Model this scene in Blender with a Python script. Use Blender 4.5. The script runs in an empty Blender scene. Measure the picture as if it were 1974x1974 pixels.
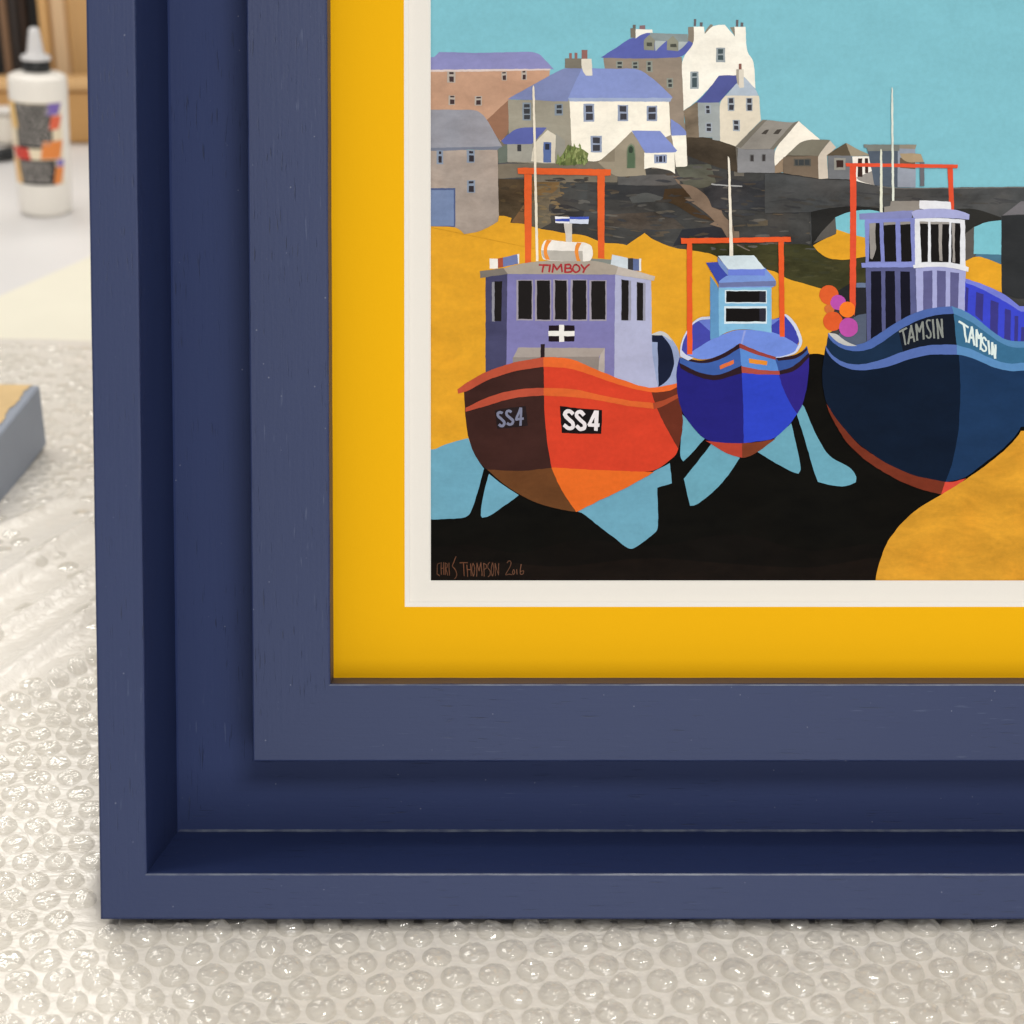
import bpy, bmesh, math, random
from mathutils import Vector, Matrix, noise as mnoise

scene = bpy.context.scene
COL = scene.collection
random.seed(7)

# ------------------------------------------------------------------ camera
F_PX, PX, PY, RES = 3028.0, 840.0, 1150.0, 1974.0      # lens in photograph pixels
PITCH, LEAN = math.radians(27.1), math.radians(22.9)
CAM_H = 0.304
cam = bpy.data.cameras.new('camera')
cam.sensor_width = 36.0
cam.lens = 36.0 * F_PX / RES
cam.shift_x = (RES / 2 - PX) / RES
cam.shift_y = (PY - RES / 2) / RES
cam.clip_start, cam.clip_end = 0.01, 50
cam.dof.use_dof = True
cam.dof.focus_distance = 0.515
cam.dof.aperture_fstop = 15.5
cam_o = bpy.data.objects.new('camera', cam)
COL.objects.link(cam_o)
cam_o.location = (0, 0, CAM_H)
cam_o.rotation_euler = (math.pi / 2 - PITCH, 0, 0)
scene.camera = cam_o

# ------------------------------------------------------------------ world and lamps (workshop ceiling lights and one added low fill)
world = bpy.data.worlds.new('World')
scene.world = world
world.use_nodes = True
bg = world.node_tree.nodes['Background']
bg.inputs[0].default_value = (1.0, 0.97, 0.935, 1)
bg.inputs[1].default_value = 0.46


def lamp(name, loc, target, sx, sy, power, col=(1, 0.96, 0.90)):
    l = bpy.data.lights.new(name, 'AREA')
    l.shape = 'RECTANGLE'
    l.size, l.size_y, l.energy, l.color = sx, sy, power, col
    o = bpy.data.objects.new(name, l)
    COL.objects.link(o)
    o.location = loc
    o.rotation_euler = (Vector(target) - Vector(loc)).to_track_quat('-Z', 'Y').to_euler()
    return o


for tx, ty, tp in ((-0.55, 0.95, 9), (-1.0, 1.75, 11), (-0.55, 2.45, 15), (0.75, 2.3, 7)):
    lamp('ceiling_tube', (tx, ty, 2.0), (tx * 0.5, 0.3 + ty * 0.25, 0), 1.4, 0.36, tp)
lamp('ceiling_panel', (0.45, -1.05, 1.75), (0.05, 0.45, 0.1), 0.7, 0.40, 22)
lamp('low_front_fill', (0.35, -1.85, 0.42), (0.1, 0.4, 0.1), 1.7, 0.8, 15, (0.97, 0.98, 1.0))  # added low fill behind the camera, brightens the front faces of the frame

scene.view_settings.view_transform = 'Standard'
scene.view_settings.look = 'None'
scene.view_settings.exposure = 0.0
scene.view_settings.gamma = 1.0
scene.render.engine = 'CYCLES'
scene.cycles.max_bounces = 8
scene.cycles.diffuse_bounces = 3
scene.cycles.glossy_bounces = 3
scene.cycles.use_adaptive_sampling = True
scene.cycles.adaptive_threshold = 0.02
scene.cycles.transparent_max_bounces = 12
scene.cycles.sample_clamp_indirect = 6.0
scene.cycles.caustics_reflective = False
scene.cycles.caustics_refractive = False
scene.cycles.use_denoising = True

# ------------------------------------------------------------------ geometry of the view (used to read sizes off the photograph)
FWD = Vector((0, math.cos(PITCH), -math.sin(PITCH)))
UP = Vector((0, math.sin(PITCH), math.cos(PITCH)))
CAM = Vector((0, 0, CAM_H))


def ray(px, py):
    return FWD + Vector((1, 0, 0)) * ((px - PX) / F_PX) + UP * ((PY - py) / F_PX)


def ground(px, py, z=0.0):
    d = ray(px, py)
    return CAM + d * ((z - CAM_H) / d.z)


def at_depth(px, py, y):
    d = ray(px, py)
    return CAM + d * (y / d.y)


def project(p):
    q = Vector(p) - CAM
    z = q.dot(FWD)
    return PX + F_PX * q.x / z, PY - F_PX * q.dot(UP) / z, z


FO = ground(193.4, 1773, 0.0)                                 # outer bottom left corner of the frame's front
FV = Vector((0, math.sin(LEAN), math.cos(LEAN)))
FN = Vector((0, -math.cos(LEAN), math.sin(LEAN)))
TABLE_Z = -0.0275


def on_frame(px, py, w):
    d = ray(px, py)
    t = (FO + FN * w - CAM).dot(FN) / d.dot(FN)
    q = CAM + d * t - FO
    return q.x, q.dot(FV)


# ------------------------------------------------------------------ helpers
def lin(c):
    return tuple(((x / 255) / 12.92 if x / 255 <= 0.04045 else ((x / 255 + 0.055) / 1.055) ** 2.4) for x in c)


def tag(o, label=None, cat=None, group=None, kind=None):
    if label: o['label'] = label
    if cat: o['category'] = cat
    if group: o['group'] = group
    if kind: o['kind'] = kind
    return o


def mesh_obj(name, verts, faces, mat=None, parent=None, smooth=False):
    me = bpy.data.meshes.new(name)
    me.from_pydata([tuple(v) for v in verts], [], faces)
    me.update()
    if smooth:
        me.polygons.foreach_set('use_smooth', [True] * len(me.polygons))
    o = bpy.data.objects.new(name, me)
    COL.objects.link(o)
    if mat: me.materials.append(mat)
    if parent: o.parent = parent
    return o


def bm_obj(name, bm, mat=None, parent=None, smooth=False):
    bmesh.ops.recalc_face_normals(bm, faces=bm.faces)
    me = bpy.data.meshes.new(name)
    bm.to_mesh(me)
    bm.free()
    if smooth:
        me.polygons.foreach_set('use_smooth', [True] * len(me.polygons))
    o = bpy.data.objects.new(name, me)
    COL.objects.link(o)
    if mat: me.materials.append(mat)
    if parent: o.parent = parent
    return o


def empty(name, loc, rot=(0, 0, 0)):
    o = bpy.data.objects.new(name, None)
    o.empty_display_size = 0.05
    COL.objects.link(o)
    o.location = loc
    o.rotation_euler = rot
    return o


def box_bm(pts8=None, lo=None, hi=None, bevel=0.0, seg=2):
    bm = bmesh.new()
    if pts8 is None:
        pts8 = [(x, y, z) for z in (lo[2], hi[2]) for (x, y) in ((lo[0], lo[1]), (hi[0], lo[1]), (hi[0], hi[1]), (lo[0], hi[1]))]
    vs = [bm.verts.new(p) for p in pts8]
    for f in ((0, 3, 2, 1), (4, 5, 6, 7), (0, 1, 5, 4), (1, 2, 6, 5), (2, 3, 7, 6), (3, 0, 4, 7)):
        bm.faces.new([vs[i] for i in f])
    if bevel:
        bmesh.ops.bevel(bm, geom=bm.edges[:], offset=bevel, segments=seg, affect='EDGES', profile=0.5)
    return bm


def lathe_bm(profile, seg=40):
    bm = bmesh.new()
    rings = []
    for r, z in profile:
        if r < 1e-6:
            rings.append([bm.verts.new((0, 0, z))])
        else:
            rings.append([bm.verts.new((r * math.cos(2 * math.pi * i / seg), r * math.sin(2 * math.pi * i / seg), z)) for i in range(seg)])
    for a, b in zip(rings, rings[1:]):
        for i in range(seg):
            j = (i + 1) % seg
            if len(a) == 1 and len(b) == 1: continue
            if len(a) == 1: bm.faces.new((a[0], b[i], b[j]))
            elif len(b) == 1: bm.faces.new((a[i], a[j], b[0]))
            else: bm.faces.new((a[i], a[j], b[j], b[i]))
    return bm


# ------------------------------------------------------------------ materials
class NT:
    def __init__(self, name):
        self.m = bpy.data.materials.new(name)
        self.m.use_nodes = True
        self.t = self.m.node_tree
        self.b = self.t.nodes['Principled BSDF']
        self.out = self.t.nodes['Material Output']

    def n(self, kind, **kw):
        nd = self.t.nodes.new('ShaderNode' + kind)
        for k, v in kw.items():
            if k in nd.inputs.keys(): nd.inputs[k].default_value = v
            else: setattr(nd, k, v)
        return nd

    def l(self, a, b):
        self.t.links.new(a, b)

    def coords(self, scale=(1, 1, 1), kind='Object'):
        tc = self.n('TexCoord')
        mp = self.n('Mapping')
        mp.inputs['Scale'].default_value = scale
        self.l(tc.outputs[kind], mp.inputs['Vector'])
        return mp.outputs[0]

    def noise(self, vec, scale, detail=3, rough=0.5, dist=0.0):
        nd = self.n('TexNoise')
        nd.inputs['Scale'].default_value = scale
        nd.inputs['Detail'].default_value = detail
        nd.inputs['Roughness'].default_value = rough
        nd.inputs['Distortion'].default_value = dist
        self.l(vec, nd.inputs['Vector'])
        return nd.outputs['Fac']

    def ramp(self, fac, stops):
        nd = self.n('ValToRGB')
        el = nd.color_ramp.elements
        el[0].position, el[1].position = stops[0][0], stops[-1][0]
        while len(el) < len(stops): el.new(0.5)
        for e, (p, c) in zip(sorted(el, key=lambda e: e.position), stops): pass
        for i, (p, c) in enumerate(stops):
            el[i].position = p
            el[i].color = (*c, 1) if len(c) == 3 else c
        self.l(fac, nd.inputs[0])
        return nd.outputs[0]

    def mix(self, fac, a, b, mode='MIX'):
        nd = self.n('MixRGB', blend_type=mode)
        for sock, v in ((nd.inputs[0], fac), (nd.inputs[1], a), (nd.inputs[2], b)):
            if hasattr(v, 'is_output'): self.l(v, sock)
            elif isinstance(v, (int, float)): sock.default_value = v
            else: sock.default_value = (*v, 1) if len(v) == 3 else v
        return nd.outputs[0]

    def math(self, op, a, b=0.0, clamp=False):
        nd = self.n('Math', operation=op)
        nd.use_clamp = clamp
        for sock, v in ((nd.inputs[0], a), (nd.inputs[1], b)):
            if hasattr(v, 'is_output'): self.l(v, sock)
            else: sock.default_value = v
        return nd.outputs[0]

    def bump(self, h, strength, dist, normal=None):
        nd = self.n('Bump')
        nd.inputs['Strength'].default_value = strength
        nd.inputs['Distance'].default_value = dist
        self.l(h, nd.inputs['Height'])
        if normal: self.l(normal, nd.inputs['Normal'])
        return nd.outputs[0]

    def set(self, **kw):
        for k, v in kw.items():
            s = self.b.inputs[k.replace('_', ' ')]
            if hasattr(v, 'is_output'): self.l(v, s)
            else: s.default_value = v
        return self


def simple(name, col, rough=0.5, var=0.06, scale=40, bump=0.0, **kw):
    t = NT(name)
    v = t.coords()
    n = t.noise(v, scale, 4)
    c = lin(col) if max(col) > 1.5 else col
    c2 = tuple(max(0, x * (1 - var * 2)) for x in c)
    t.set(Base_Color=t.mix(n, c2, tuple(min(1, x * (1 + var * 0.6)) for x in c)), Roughness=rough, **kw)
    if bump:
        t.set(Normal=t.bump(t.noise(v, scale * 6, 3), bump, 0.0005))
    return t.m


def navy(name, along, spec=0.54, rough=0.0, gain=1.0):
    """satin navy paint brushed over open-grained wood; along = axis index of the grain"""
    t = NT(name)
    st = [900.0, 900.0, 900.0]
    st[along] = 45.0
    v = t.coords(tuple(st))
    vl = t.coords()
    g = t.noise(v, 1.0, 3, 0.6, 0.2)
    st2 = [1500.0, 1500.0, 1500.0]
    st2[along] = 110.0
    pores = t.noise(t.coords(tuple(st2)), 1.0, 2, 0.5)
    zone = t.noise(vl, 32, 3)
    pz = t.math('MULTIPLY', t.ramp(pores, [(0.64, (0, 0, 0)), (0.72, (1, 1, 1))]), t.ramp(zone, [(0.42, (0, 0, 0)), (0.62, (1, 1, 1))]))
    light = t.math('MULTIPLY', t.ramp(t.noise(t.coords(tuple(s * 0.83 for s in st2)), 1.0, 2, 0.5), [(0.68, (0, 0, 0)), (0.76, (1, 1, 1))]),
                   t.ramp(t.noise(vl, 21, 3), [(0.45, (0, 0, 0)), (0.65, (1, 1, 1))]))
    dust = t.n('TexVoronoi')
    dust.inputs['Scale'].default_value = 260
    t.l(vl, dust.inputs['Vector'])
    spot = t.ramp(dust.outputs['Distance'], [(0.035, (1, 1, 1)), (0.075, (0, 0, 0))])
    keep = t.ramp(t.noise(vl, 410, 0), [(0.55, (0, 0, 0)), (0.62, (1, 1, 1))])
    spot = t.math('MULTIPLY', spot, keep)
    cloud = t.noise(vl, 14, 4, 0.55)
    c = t.mix(cloud, tuple(q * gain for q in (0.0122, 0.0222, 0.078)), tuple(q * gain for q in (0.0165, 0.0280, 0.092)))
    c = t.mix(t.math('MULTIPLY', pz, 0.7), c, (0.006, 0.009, 0.024))
    c = t.mix(t.math('MULTIPLY', light, 0.20), c, (0.20, 0.24, 0.34))
    c = t.mix(t.math('MULTIPLY', spot, 0.32), c, (0.42, 0.44, 0.5))
    h = t.math('ADD', t.math('MULTIPLY', g, 0.35), t.math('MULTIPLY', pz, -0.9))
    h = t.math('ADD', h, t.math('MULTIPLY', t.noise(vl, 900, 2), 0.25))
    t.set(Base_Color=c, Roughness=t.mix(cloud, (0.44 + rough,) * 3, (0.54 + rough,) * 3), Normal=t.bump(h, 0.26, 0.0004))
    t.b.inputs['Specular IOR Level'].default_value = spec
    t.b.inputs['Specular Tint'].default_value = (0.80, 0.86, 1.0, 1)
    return t.m


def edge_highlight_mat():  # paler navy: the highlight along the chamfered edges is painted into the colour
    t = NT('navy_paint_edge_highlight')
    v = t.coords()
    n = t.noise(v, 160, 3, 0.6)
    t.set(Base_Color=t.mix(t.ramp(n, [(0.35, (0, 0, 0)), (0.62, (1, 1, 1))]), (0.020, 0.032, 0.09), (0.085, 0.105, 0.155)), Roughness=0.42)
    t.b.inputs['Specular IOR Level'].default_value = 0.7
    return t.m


EDGE_HIGHLIGHT = edge_highlight_mat()
NAVY_U, NAVY_V = navy('navy_paint_grain_across', 0), navy('navy_paint_grain_up', 1)
MATT_U, MATT_V = navy('matt_navy_grain_across', 0, 0.35, 0.10, 1.3), navy('matt_navy_grain_up', 1, 0.35, 0.10, 1.3)


def mount_mat(name, col, bump=0.08):
    t = NT(name)
    v = t.coords()
    f = t.noise(v, 2600, 2)
    big = t.noise(v, 25, 3)
    c = t.mix(f, tuple(x * 0.95 for x in col), col)
    c = t.mix(t.math('MULTIPLY', big, 0.5), c, tuple(x * 0.97 for x in col))
    t.set(Base_Color=c, Roughness=0.82, Normal=t.bump(f, bump, 0.0002))
    t.b.inputs['Specular IOR Level'].default_value = 0.12
    return t.m


YELLOW = mount_mat('yellow_mount_board', (0.85, 0.445, 0.003))
WHITE_BOARD = mount_mat('white_mount_board', (0.80, 0.765, 0.70), 0.05)
CORE = mount_mat('white_board_core', (0.86, 0.83, 0.77), 0.03)

PRINT_GAIN = 0.92


def print_mat():
    t = NT('printed_paint')
    at = t.n('VertexColor', layer_name='Col')
    v = t.coords()
    brush = t.noise(t.coords((0.6, 1.3, 1)), 95, 5, 0.62, 0.6)
    fine = t.noise(v, 700, 3, 0.6)
    mott = t.noise(t.coords((0.65, 1.35, 1)), 85, 6, 0.68, 0.3)
    amt = at.outputs['Alpha']
    k = t.math('ADD', t.math('MULTIPLY', t.math('SUBTRACT', brush, 0.5), 0.20), t.math('MULTIPLY', t.math('SUBTRACT', fine, 0.5), 0.19))
    k = t.math('ADD', k, t.math('MULTIPLY', t.math('MULTIPLY', t.math('SUBTRACT', mott, 0.5), 6.5), amt))
    k = t.math('MAXIMUM', t.math('ADD', k, 1.0), 0.3)
    cmb = t.n('CombineXYZ')
    for i in range(3): t.l(k, cmb.inputs[i])
    c = t.mix(1.0, at.outputs['Color'], cmb.outputs[0], 'MULTIPLY')
    hue = t.noise(v, 60, 3)
    c = t.mix(t.math('MULTIPLY', amt, t.ramp(hue, [(0.45, (0, 0, 0)), (0.75, (0.9, 0.9, 0.9))])), c, t.mix(1.0, c, (1.25, 0.85, 0.6), 'MULTIPLY'))
    t.set(Base_Color=c, Roughness=0.6, Normal=t.bump(fine, 0.06, 0.0002))
    t.b.inputs['Specular IOR Level'].default_value = 0.04
    return t.m


PRINT = print_mat()


def film_mat():
    """flat film of the bubble wrap: milky plastic lying in layers"""
    t = NT('milky_plastic_film')
    v = t.coords()
    n = t.noise(v, 22, 4, 0.55)
    c = t.mix(n, (0.73, 0.685, 0.61), (0.83, 0.795, 0.735))
    crush = t.ramp(t.noise(t.coords((1.0, 0.5, 1)), 26, 3), [(0.50, (0, 0, 0)), (0.66, (1, 1, 1))])
    h = t.math('ADD', t.noise(v, 90, 4, 0.6, 0.7), t.math('MULTIPLY', t.noise(v, 420, 2), 0.12))
    h = t.math('ADD', h, t.math('MULTIPLY', t.math('MULTIPLY', t.noise(v, 230, 2, 0.5, 0.6), crush), 1.1))
    t.set(Base_Color=c, Roughness=0.20, Normal=t.bump(h, 0.45, 0.0024))
    t.b.inputs['Specular IOR Level'].default_value = 0.4
    t.b.inputs['Subsurface Weight'].default_value = 0.0
    return t.m


def bubble_mat():
    t = NT('clear_bubble_film')
    geo = t.n('NewGeometry')
    nrm = t.bump(t.noise(geo.outputs['Position'], 420, 1, 0.4), 0.25, 0.0008)
    gl = t.n('BsdfGlossy')
    gl.inputs['Roughness'].default_value = 0.05
    gl.inputs['Color'].default_value = (1, 1, 1, 1)
    t.l(nrm, gl.inputs['Normal'])
    tr = t.n('BsdfTransparent')
    tr.inputs['Color'].default_value = (0.995, 0.99, 0.975, 1)
    df = t.n('BsdfDiffuse')
    df.inputs['Color'].default_value = (0.985, 0.96, 0.905, 1)
    t.l(nrm, df.inputs['Normal'])
    fr = t.n('Fresnel')
    fr.inputs['IOR'].default_value = 1.5
    tl = t.n('BsdfTranslucent')
    tl.inputs['Color'].default_value = (0.985, 0.96, 0.905, 1)
    sc_ = t.n('MixShader')
    sc_.inputs[0].default_value = 0.5
    t.l(df.outputs[0], sc_.inputs[1])
    t.l(tl.outputs[0], sc_.inputs[2])
    m1 = t.n('MixShader')
    m1.inputs[0].default_value = 0.22
    t.l(tr.outputs[0], m1.inputs[1])
    t.l(sc_.outputs[0], m1.inputs[2])
    m2 = t.n('MixShader')
    t.l(t.math('MULTIPLY', t.math('MINIMUM', fr.outputs[0], 0.09), 1.9, True), m2.inputs[0])
    t.l(m1.outputs[0], m2.inputs[1])
    t.l(gl.outputs[0], m2.inputs[2])
    t.l(m2.outputs[0], t.out.inputs['Surface'])
    return t.m


FILM, BUBBLE = film_mat(), bubble_mat()

# ------------------------------------------------------------------ the table
TABLE_MAT = simple('white_laminate', (0.74, 0.725, 0.715), 0.45, 0.03, 9)
tb = bm_obj('table_top', box_bm(lo=(-1.5, -0.1, TABLE_Z - 0.03), hi=(1.5, 1.86, TABLE_Z), bevel=0.002), TABLE_MAT)
tag(tb, 'white laminate workshop table top', None, None, 'structure')

# ------------------------------------------------------------------ framed picture
W, HT = 0.420, 0.405                                          # outer size of the frame
frame = empty('framed_picture', FO, (math.pi / 2 - LEAN, 0, 0))
tag(frame, 'navy blue stepped tray frame around a harbour print with yellow mount, leaning on bubble wrap', 'framed picture')
T_LIP, T_IN0, T_IN1, T_MNT, T_WHT = 0.01435, 0.0430, 0.0681, 0.0915, 0.0999
W_FLOOR, W_IN, W_MNT = -0.0562, -0.0300, -0.0452


def rail(name, side, profile, parent, mat_h, mat_v, nseg=30, wob=0.0, close=True, highlit=(), matt=-1):
    """mitred rail: profile = [(inset, height)], side = 0 bottom, 1 right, 2 top, 3 left"""
    verts, faces = [], []
    k = len(profile)
    for i in range(nseg + 1):
        s = i / nseg
        for j, (t, w) in enumerate(profile):
            dw = wob * (mnoise.noise((s * 34, side * 7.3, j * 0.6)) + 0.5 * mnoise.noise((s * 110, side * 3.3, j * 1.7)))
            tt = t + dw if 0 < i < nseg else t
            if side in (0, 2):
                a = t + (W - 2 * t) * s
                verts.append((a, tt if side == 0 else HT - tt, w))
            else:
                a = t + (HT - 2 * t) * s
                verts.append((tt if side == 3 else W - tt, a, w))
    for i in range(nseg):
        for j in range(k if close else k - 1):
            j2 = (j + 1) % k
            faces.append((i * k + j, i * k + j2, (i + 1) * k + j2, (i + 1) * k + j))
    if close:
        faces.append(tuple(range(k)))
        faces.append(tuple(nseg * k + j for j in reversed(range(k))))
    o = mesh_obj(name, verts, faces, mat_h if side in (0, 2) else mat_v, parent)
    o.data.materials.append(EDGE_HIGHLIGHT)
    o.data.materials.append(MATT_U if side in (0, 2) else MATT_V)
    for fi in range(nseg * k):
        if fi % k in highlit: o.data.polygons[fi].material_index = 1
        elif fi % k == matt: o.data.polygons[fi].material_index = 2
    bm = bmesh.new()
    bm.from_mesh(o.data)
    bmesh.ops.recalc_face_normals(bm, faces=bm.faces)
    bm.to_mesh(o.data)
    bm.free()
    return o


def edged(t0, t1, w_top, w_bot, r=0.0006):
    return [(t0, w_bot), (t0, w_top - r), (t0 + r * 0.3, w_top - r * 0.3), (t0 + r, w_top),
            (t1 - r, w_top), (t1 - r * 0.3, w_top - r * 0.3), (t1, w_top - r), (t1, w_bot)]


for side in range(4):
    r = rail('outer_rail', side, edged(0, T_LIP, 0, -0.0622, 0.0007), frame, NAVY_U, NAVY_V, wob=0.00010, highlit=(4,) if side in (0, 2) else (), matt=6)
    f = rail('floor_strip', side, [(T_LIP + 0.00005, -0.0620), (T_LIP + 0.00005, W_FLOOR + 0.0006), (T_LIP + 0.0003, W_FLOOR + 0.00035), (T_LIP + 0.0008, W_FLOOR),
                                   (0.0600, W_FLOOR), (0.0600, -0.0620)], frame, MATT_U, MATT_V, wob=0.00006, highlit=(1, 2) if side == 0 else ())
    i = rail('inner_rail', side, edged(T_IN0, T_IN1, W_IN, W_FLOOR + 0.0002, 0.0006), frame, NAVY_U, NAVY_V, wob=0.00009, highlit=(4,) if side in (0, 2) else ())


def board(name, t0, t1, w, thick, mat, label):
    """window mount: ring of board with a bevelled white core edge"""
    def ringpts(t, ww):
        return [(t, t, ww), (W - t, t, ww), (W - t, HT - t, ww), (t, HT - t, ww)]
    v = ringpts(t0, w) + ringpts(t1, w)
    o = mesh_obj(name, v, [(i, (i + 1) % 4, 4 + (i + 1) % 4, 4 + i) for i in range(4)], mat, frame)
    o['label'] = label
    b = ringpts(t1, w) + ringpts(t1 + thick * 1.05, w - thick)
    mesh_obj('bevel_edge', b, [(i, (i + 1) % 4, 4 + (i + 1) % 4, 4 + i) for i in range(4)], CORE, o)
    return o


board('mount_board', 0.0670, T_MNT, W_MNT, 0.0014, YELLOW, 'bright yellow outer mount')
board('mount_board', 0.0880, T_WHT - 0.0004, W_MNT - 0.0015, 0.0005, WHITE_BOARD, 'white inner mount')

# ---- the print: painted shapes laid on a paper sheet
W_PRINT = W_MNT - 0.00275
REG = dict(A=(800, 0, .20704), B=(1140, 0, .20704), C=(1474, 150, .2588), D=(820, 300, .2588), E=(820, 600, .28468),
           G=(1270, 420, .31056), H=(1574, 380, .20704), I=(1474, 650, .2588), T=(960, 300, .26915), S=(940, 740, .13458),
           N=(1700, 590, .14182), Q=(830, 1060, .11905), Z=(0, 0, 1.0))
layers = []                                                   # (bbox, layer)
groups = []                                                   # (name, label, [(pts, colour, mottle, layer)])


def grp(name, label=None):
    groups.append((name, label, []))


def place(reg, pts):
    ox, oy, s = REG[reg]
    return [(ox + x * s, oy + y * s) for x, y in pts]


def num(s):
    return [tuple(float(a) for a in q.split(',')) for q in s.split()]


def spline(pts, n=6, closed=True):
    out = []
    m = len(pts)
    for i in range(m if closed else m - 1):
        p0, p1, p2, p3 = (pts[(i + k - 1) % m] if closed else pts[min(max(i + k - 1, 0), m - 1)] for k in range(4))
        for j in range(n):
            t = j / n
            out.append(tuple(0.5 * (2 * b + (c - a) * t + (2 * a - 5 * b + 4 * c - d) * t * t + (3 * b - a - 3 * c + d) * t ** 3)
                             for a, b, c, d in zip(p0, p1, p2, p3)))
    if not closed: out.append(pts[-1])
    return out


def rounded(pts):
    out, n = [], len(pts)
    for i in range(n):
        a, b, c = pts[i - 1], pts[i], pts[(i + 1) % n]
        d1, d2 = (b[0] - a[0], b[1] - a[1]), (c[0] - b[0], c[1] - b[1])
        l1, l2 = math.hypot(*d1), math.hypot(*d2)
        if l1 < 0.5 or l2 < 0.5:
            out.append(b)
            continue
        turn = math.degrees(math.acos(max(-1, min(1, (d1[0] * d2[0] + d1[1] * d2[1]) / (l1 * l2)))))
        if not 3 < turn < 46:
            out.append(b)
            continue
        k1, k2 = min(0.48, 17 / l1), min(0.48, 17 / l2)
        p0 = (b[0] - d1[0] * k1, b[1] - d1[1] * k1)
        p2 = (b[0] + d2[0] * k2, b[1] + d2[1] * k2)
        for t in (0, .25, .5, .75, 1):
            out.append(tuple((1 - t) ** 2 * u + 2 * t * (1 - t) * v + t * t * w for u, v, w in zip(p0, b, p2)))
    return out


def add(pts, col, m):
    pts = rounded(list(pts))
    # hand-painted edge: resample and let it wander a little
    out = []
    for (x0, y0), (x1, y1) in zip(pts, pts[1:] + pts[:1]):
        L = math.hypot(x1 - x0, y1 - y0)
        k = max(1, int(L / 6))
        for i in range(k):
            out.append((x0 + (x1 - x0) * i / k, y0 + (y1 - y0) * i / k))
    res = []
    for x, y in out:
        dx = 0.75 * mnoise.noise((x * 0.11, y * 0.11, 1.3)) + 0.35 * mnoise.noise((x * 0.4, y * 0.4, 5.1))
        dy = 0.75 * mnoise.noise((x * 0.11, y * 0.11, 8.7)) + 0.35 * mnoise.noise((x * 0.4, y * 0.4, 2.2))
        x, y = x + dx, y + dy
        if x < 836: x = 819
        if x > 1968: x = 2250
        if y < 2: y = -330
        if y > 1117: y = 1138
        res.append((x, y))
    # drop repeats
    clean = [p for i, p in enumerate(res) if math.hypot(p[0] - res[i - 1][0], p[1] - res[i - 1][1]) > 0.02]
    if len(clean) < 3: return
    xs, ys = [p[0] for p in clean], [p[1] for p in clean]
    bb = (min(xs), min(ys), max(xs), max(ys))
    lv = 1
    for b, l in layers:
        if b[0] < bb[2] and b[2] > bb[0] and b[1] < bb[3] and b[3] > bb[1] and l >= lv: lv = l + 1
    layers.append((bb, lv))
    groups[-1][2].append((clean, col, m, lv))


def P(reg, col, s, sm=False, m=0.08):
    pts = place(reg, num(s))
    add(spline(pts) if sm else pts, col, m)


def R(reg, col, x0, y0, x1, y1, m=0.05):
    add(place(reg, [(x0, y0), (x1, y0), (x1, y1), (x0, y1)]), col, m)


def circ(reg, col, cx, cy, rx, ry=None, m=0.08):
    ry = ry or rx
    add(place(reg, [(cx + rx * math.cos(i * math.pi / 12), cy + ry * math.sin(i * math.pi / 12)) for i in range(24)]), col, m)


def stroke(reg, col, width, s, sm=False, m=0.05):
    pts = num(s)
    if sm: pts = spline(pts, 5, False)
    h = width / 2
    L, Rr = [], []
    for i, (x, y) in enumerate(pts):
        a, b = pts[max(i - 1, 0)], pts[min(i + 1, len(pts) - 1)]
        if 0 < i < len(pts) - 1:
            d1 = (x - a[0], y - a[1]); d2 = (b[0] - x, b[1] - y)
            l1, l2 = math.hypot(*d1) or 1, math.hypot(*d2) or 1
            d1 = (d1[0] / l1, d1[1] / l1); d2 = (d2[0] / l2, d2[1] / l2)
            if d1[0] * d2[0] + d1[1] * d2[1] < 0.2 and not sm:      # sharp corner: break into two strokes
                stroke(reg, col, width, ' '.join('%f,%f' % p for p in pts[:i + 1]), False, m)
                stroke(reg, col, width, ' '.join('%f,%f' % p for p in pts[i:]), False, m)
                return
            tx, ty = d1[0] + d2[0], d1[1] + d2[1]
        else:
            tx, ty = b[0] - a[0], b[1] - a[1]
        l = math.hypot(tx, ty) or 1
        nx, ny = -ty / l * h, tx / l * h
        ex, ey = tx / l * h * 0.6, ty / l * h * 0.6
        if i == 0: x, y = x - ex, y - ey
        if i == len(pts) - 1: x, y = x + ex, y + ey
        L.append((x + nx, y + ny)); Rr.append((x - nx, y - ny))
    add(place(reg, L + Rr[::-1]), col, m)


def wins(reg, fcol, dcol, s):
    """each item: frame rect | pane rect | pane rect ..."""
    for item in s.split(';'):
        rs = [[float(a) for a in q.split(',')] for q in item.split('|')]
        if rs[0][2] > rs[0][0]: R(reg, fcol, *rs[0])
        for q in rs[1:]: R(reg, dcol, *q)


SAND, TEAL, BLK, LBLUE = (226, 164, 44), (130, 194, 208), (11, 10, 7), (110, 167, 190)

grp('painted_sky', 'turquoise sky of the printed painting')
P('Z', TEAL, '-10,-10 3000,-10 3000,520 -10,520', m=0.01)

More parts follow.
